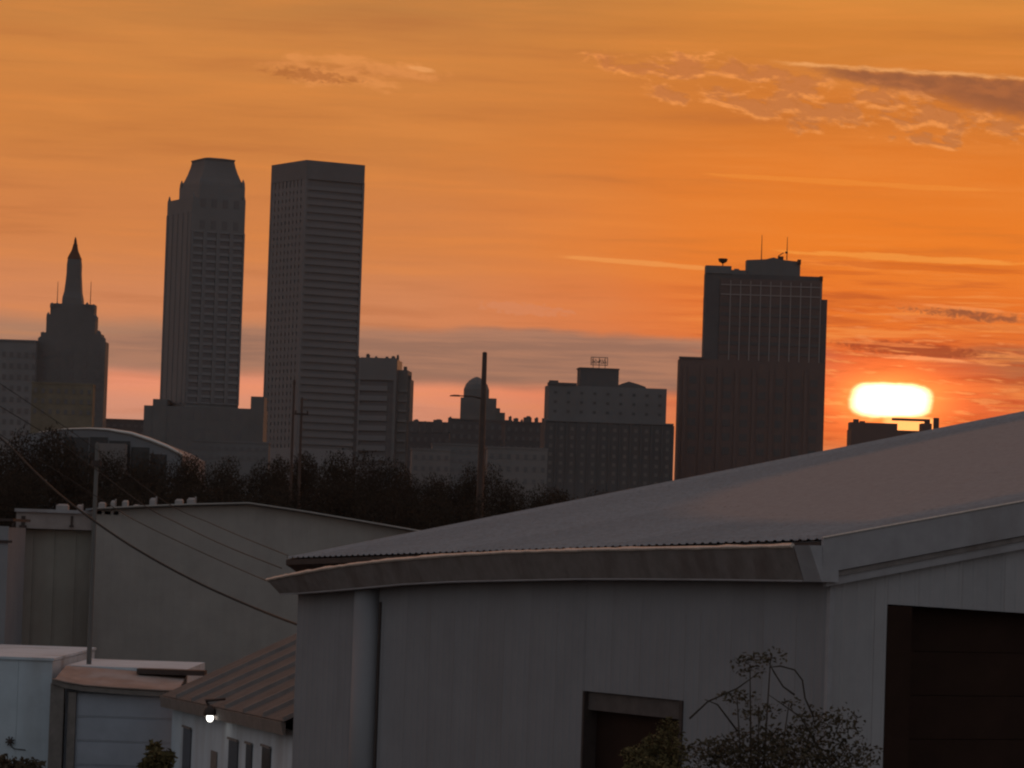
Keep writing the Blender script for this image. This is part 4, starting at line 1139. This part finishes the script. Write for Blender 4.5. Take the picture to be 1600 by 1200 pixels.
for a, c in zip(lips, lips[1:]):
    for q in range(8):
        u_ = q / 8; p = Vector(a).lerp(Vector(c), u_); fine.append((p.x, p.y, p.z + rnd.uniform(-0.006, 0.006)))
fine.append(lips[-1])
b = MB(); b.tube(fine, [0.036 + rnd.uniform(-0.007, 0.009) for _ in fine], 8); b.build('gutter_lip', M_LIP, t)
b = MB(); b.tube(undr, 0.018, 6); b.build('gutter_bottom_seam', M_TRIM, t)
# icicle-like sheet ends hanging over the gutter
for i in range(46):
    y_ = L * (0.16 + 0.62 * i / 46)
    pass
b = MB()                                              # gutter end cap: tapering box at the corner
ya, za2 = fr.on_x(GX, 1241, 853); yb, zb2 = fr.on_x(GX + 0.22, 1258, 909)
zc_ = zB - 0.02
b.loft([[(GX - 0.01, ya, za2 + 0.01), (GX + 0.20, yb, zb2), (WI, yb, zb2), (WI, ya, za2)],
        [(GX + 0.02, -0.02, zc_ - 0.08), (GX + 0.26, -0.05, zb2 + 0.01), (WI, -0.05, zb2 + 0.01), (WI, -0.02, zc_ - 0.08)]])
b.build('gutter_end_cap', M_TRIM, t)
# rake boards on the gable
def rake(name, y0, y1, off0, off1, m, xs_=0.0):
    b = MB(); b.loft([[(x, y0, roof_z(x, 0) - off0), (x, y1, roof_z(x, 0) - off0), (x, y1, roof_z(x, 0) - off1), (x, y0, roof_z(x, 0) - off1)] for x in (xs_, W * 0.25, W * 0.5, W)])
    return b.build(name, m, t)
rake('rake_fascia', -0.04, 0.02, -0.02, 0.56, M_TRIM, 0.02)
rake('rake_moulding', 0.0, 0.12, 0.575, 0.66, M_GUTTER, 0.12)
rake('rake_moulding', 0.03, 0.13, 0.665, 0.80, M_TRIM, 0.16)
b = MB(); b.tube([(x, -0.045, roof_z(x, 0) + 0.03) for x in (0.0, 3, 8, W)], 0.017, 6); b.build('rake_cap', M_LIP, t)
# side wall in ribbed sheets, leaving the service opening
oy1, oz1 = fr.on_x(WI, 913, 1082); oy0, oz0 = fr.on_x(WI, 1068, 1092)
OZ = (oz1 + oz0) / 2
cy1, cz1 = fr.on_x(WI, 577, 1000)
ns = 20; ends = sorted([GI + (L - GI) * i / ns for i in range(ns + 1)] + [oy0, oy1])
ends = [e for i, e in enumerate(ends) if i == 0 or e - ends[i - 1] > 0.02]
for a, c in zip(ends, ends[1:]):
    opening = oy0 - 0.01 <= a and c <= oy1 + 0.01
    prof = []
    nr = max(1, round((c - a) / 0.25))
    for j in range(nr):
        u0_, u1_ = a + (c - a) * j / nr, a + (c - a) * (j + 1) / nr; w_ = u1_ - u0_
        prof += [(u0_ + 0.002, WI), (u0_ + w_ * 0.62, WI), (u0_ + w_ * 0.72, WI - 0.007), (u0_ + w_ * 0.90, WI - 0.007), (u1_ - 0.002, WI)]
    zlo = OZ if opening else 0.0
    b = MB(); n_ = len(prof)
    b.add([(x, y_, zlo) for y_, x in prof] + [(x, y_, roof_z(WI, y_) - 0.12) for y_, x in prof], [(q + 1, q, q + n_, q + 1 + n_) for q in range(n_ - 1)])
    b.build('siding_sheet', SIDEV[int(a * 13.7) % 4], t)
# opening: frame, header panel, dark leaf
bx(t, 'opening_jamb', M_DARKFRAME, WI - 0.03, oy0 - 0.01, 0, WI + 0.35, oy0 + 0.09, OZ)
bx(t, 'opening_jamb', M_DARKFRAME, WI - 0.03, oy1 - 0.05, 0, WI + 0.35, oy1 + 0.01, OZ)
bx(t, 'opening_header', mat('stained_header', (0.12, 0.095, 0.088), 0.85, 0.25, 3.0), WI + 0.06, oy0 + 0.1, OZ - 0.34, WI + 0.2, oy1 - 0.06, OZ - 0.01)
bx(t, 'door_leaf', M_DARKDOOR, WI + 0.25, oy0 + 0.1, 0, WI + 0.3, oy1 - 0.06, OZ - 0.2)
# pilaster near the far end; a dark strip paints the shadow gap beside it
py0, _ = fr.on_x(WI - 0.25, 574, 1000); py1, _ = fr.on_x(WI - 0.25, 541, 1000)
b = MB(); nn = 8; ring = lambda z_: [(WI - 0.26 * math.sin(math.pi * q / nn) ** 0.5, py0 + (py1 - py0) * q / nn, z_) for q in range(nn + 1)]
zt_ = min(roof_z(WI, py1), roof_z(WI, py0)) - 0.62
b.loft([ring(0), ring(zt_)]); b.build('rounded_pilaster', M_SIDING, t, True)
bx(t, 'shadow_gap_strip', M_DARKFRAME, WI - 0.03, py0 - 0.10, 0, WI + 0.0, py0 - 0.02, zt_ - 0.35)
# gable wall in sheets with big doorway
dx0, dz0 = fr.on_y(GI, 1387, 944); dx1, dz1 = fr.on_y(GI, 1600, 958)
DZ0 = dz0; DSL = (dz1 - dz0) / (dx1 - dx0)
DX1 = dx0 + 5.6
def dtop(x): return DZ0 + DSL * (x - dx0)
xs_ = [WI]
while xs_[-1] < W - 0.01: xs_.append(min(W, xs_[-1] + 0.9))
xs_ = sorted(set(xs_ + [dx0, DX1]))
for a, c in zip(xs_, xs_[1:]):
    opening = a >= dx0 - 0.01 and c <= DX1 + 0.01
    nr = max(1, round((c - a) / 0.3)); prof = []
    for j in range(nr):
        u0_, u1_ = a + (c - a) * j / nr, a + (c - a) * (j + 1) / nr; w_ = u1_ - u0_
        prof += [(u0_ + 0.002, GI), (u0_ + w_ * 0.7, GI), (u0_ + w_ * 0.78, GI - 0.01), (u0_ + w_ * 0.9, GI - 0.01), (u1_ - 0.002, GI)]
    b = MB(); n_ = len(prof)
    b.add([(x, y_, dtop(x) if opening else 0.0) for x, y_ in prof] + [(x, y_, roof_z(x, 0) - 0.1) for x, y_ in prof], [(q, q + 1, q + 1 + n_, q + n_) for q in range(n_ - 1)])
    b.build('gable_sheet', GABV[int(a * 9.1) % 3], t)
bx(t, 'corner_trim', M_TRIM, WI - 0.035, GI - 0.03, 0, WI + 0.06, GI + 0.06, roof_z(WI, 0) - 0.7)
bx(t, 'doorway_jamb', M_DARKDOOR, dx0 - 0.005, GI - 0.015, 0, dx0 + 0.5, GI + 0.30, dtop(dx0 + 0.5) - 0.01)
npd = 9
for i in range(npd):
    z0, z1 = (DZ0 - 0.05) * i / npd, (DZ0 - 0.05) * (i + 1) / npd
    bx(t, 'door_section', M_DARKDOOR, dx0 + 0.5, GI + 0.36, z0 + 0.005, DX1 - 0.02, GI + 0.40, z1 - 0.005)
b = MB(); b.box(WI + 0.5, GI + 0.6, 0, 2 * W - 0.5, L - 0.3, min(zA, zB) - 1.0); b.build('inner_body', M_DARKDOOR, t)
b = MB(); b.add([(WI, L - 0.02, 0), (W, L - 0.02, 0), (2 * W, L - 0.02, 0), (2 * W, L - 0.02, zA), (W, L - 0.02, roof_z(W, L) - 0.1), (WI, L - 0.02, roof_z(WI, L) - 0.15)], [(5, 4, 3, 2, 1, 0)])
b.add([(2 * W, GI, 0), (2 * W, L, 0), (2 * W, L, zA), (2 * W, GI, zB)], [(0, 1, 2, 3)])
b.add([(W, GI, 0), (2 * W, GI, 0), (2 * W, GI, zB), (W, GI, roof_z(W, 0) - 0.1)], [(0, 1, 2, 3)]); b.build('rear_walls', M_SIDING, t)
cable_end = fr.o + fr.ax * (WI - 0.05) + fr.ay * (L - 0.3)

# ================================================================== CABLES
def cable(name, label, pts, r):
    ps = [P(*q) for q in pts]
    # smooth through the stations
    out = []
    for i in range(len(ps) - 1):
        p0, p1, p2, p3 = ps[max(i - 1, 0)], ps[i], ps[i + 1], ps[min(i + 2, len(ps) - 1)]
        for q in range(6):
            u = q / 6
            out.append(0.5 * ((2 * p1) + (p2 - p0) * u + (2 * p0 - 5 * p1 + 4 * p2 - p3) * u * u + (3 * p1 - p0 - 3 * p2 + p3) * u ** 3))
    out.append(ps[-1])
    b = MB(); b.tube([tuple(p) for p in out], r, 6)
    tag(b.build(name, M_CABLE), label, 'cable', 'service cables to the metal warehouse')
cable('overhead_cable', 'thick black cable sagging from upper left to the warehouse corner', [(-120, 590, 92), (0, 684, 90), (60, 742, 88), (115, 790, 86), (200, 850, 84), (300, 906, 82), (400, 951, 80), (470, 978, 77.6)], 0.026)
cable('overhead_cable', 'thin cable ending lowest at the gutter tip, just above the thick cable', [(-60, 640, 92), (40, 705, 91), (170, 788, 89), (215, 815, 87), (300, 856, 84), (380, 892, 81), (432, 914, 77.8)], 0.010)
cable('overhead_cable', 'thin cable in the middle of the three thin ones at left', [(-60, 600, 92), (90, 690, 91), (220, 786, 88), (275, 816, 86), (350, 852, 82), (440, 888, 77.8)], 0.011)
cable('overhead_cable', 'thin cable ending highest at the roof corner, uppermost of the thin ones', [(-60, 560, 92), (120, 680, 91), (255, 782, 88), (330, 818, 85), (400, 848, 81), (450, 868, 77.8)], 0.009)

# ================================================================== SHRUBS
def shrub(name, label, px, ytop, Y, lobes_px, n, size, m, branches=(), seed=1, group=None):
    base = P(px, ytop, Y)
    t = thing(name, label, 'shrub', (base.x, Y, 0), 0, group)
    lobes = []
    for (a, c, rx_, rz2) in lobes_px:
        p = P(a, c, Y); kk = mpp(Y); lobes.append((p.x - base.x, random.Random(a).uniform(-0.3, 0.3), p.z, rx_ * kk, min(rx_ * kk, 0.9), rz2 * kk))
    me = leaf_mesh('foliage', m, lobes, n, size, seed)
    q = bpy.data.objects.new('foliage', me); COL.objects.link(q); q.parent = t
    b = MB(); b.tube([(0, 0, -0.05), (0.03, 0, 1.0), (0, 0, lobes[0][2])], [0.07, 0.05, 0.02], 8); b.build('trunk', M_BARK, t, True)
    for l in lobes[1:]:
        b = MB(); b.tube([(0, 0, 1.0), (l[0] * 0.5, l[1] * 0.5, 1.0 + (l[2] - 1.0) * 0.6), (l[0], l[1], l[2])], [0.035, 0.022, 0.008], 6); b.build('branch', M_BARK, t, True)
    for br in branches:
        ps = [P(a, c, Y) for a, c in br]
        b = MB(); b.tube([(p.x - base.x, -0.2, p.z) for p in ps], [0.016] + [0.013] * (len(ps) - 2) + [0.006], 6); b.build('twig', M_BARK, t, True)
    return t
shrub('ornamental_tree', 'open airy shrub tree with tufted top before the warehouse side wall', 1190, 1005, 52,
      [(1215, 1178, 115, 48), (1172, 1038, 34, 24), (1205, 1026, 26, 18), (1150, 1088, 42, 13), (1270, 1128, 40, 26), (1312, 1130, 38, 30), (1120, 1180, 60, 30), (1335, 1186, 45, 36), (1185, 1112, 40, 16), (1235, 1100, 22, 12)],
      5200, 0.036, M_SHRUBDARK,
      [[(1270, 1120), (1256, 1090), (1252, 1062), (1240, 1046), (1218, 1040), (1200, 1042)], [(1240, 1085), (1222, 1072), (1208, 1050), (1200, 1035)], [(1150, 1140), (1120, 1100), (1100, 1092)], [(1076, 1122), (1105, 1095), (1150, 1075), (1185, 1050)], [(1290, 1190), (1250, 1120), (1200, 1085)]], 5)
shrub('feathery_shrub', 'yellowish feathery shrub in front of the dark service opening', 1030, 1120, 54,
      [(1030, 1180, 38, 34), (1045, 1140, 20, 20), (1000, 1180, 32, 14), (1020, 1200, 50, 20), (1062, 1170, 16, 26)], 3600, 0.036, M_SHRUB, [], 9)
shrub('bush', 'dark bush in front of the garage door', 248, 1155, 88,
      [(245, 1195, 22, 24), (240, 1170, 12, 14), (262, 1185, 14, 16), (232, 1200, 16, 14)], 1300, 0.075, M_SHRUB, [], 13)
shrub('hedge', 'low dark hedge at the bottom left photo corner', 25, 1183, 90,
      [(20, 1205, 50, 20), (50, 1202, 24, 16), (-20, 1200, 40, 22)], 1600, 0.08, M_SHRUBDARK, [], 17)

# ================================================================== EVENING HAZE
hz = MB(); hz.box(-1500, -60, -1, 1500, 2300, 290)
hm = bpy.data.materials.new('evening_haze'); hm.use_nodes = True
hm.node_tree.nodes.clear()
pv = hm.node_tree.nodes.new('ShaderNodeVolumePrincipled'); hout = hm.node_tree.nodes.new('ShaderNodeOutputMaterial')
pv.inputs['Color'].default_value = (0.9, 0.86, 0.86, 1); pv.inputs['Density'].default_value = 1.4e-5; pv.inputs['Anisotropy'].default_value = 0.6
hm.node_tree.links.new(pv.outputs[0], hout.inputs['Volume'])
tag(hz.build('haze', hm), kind='stuff')
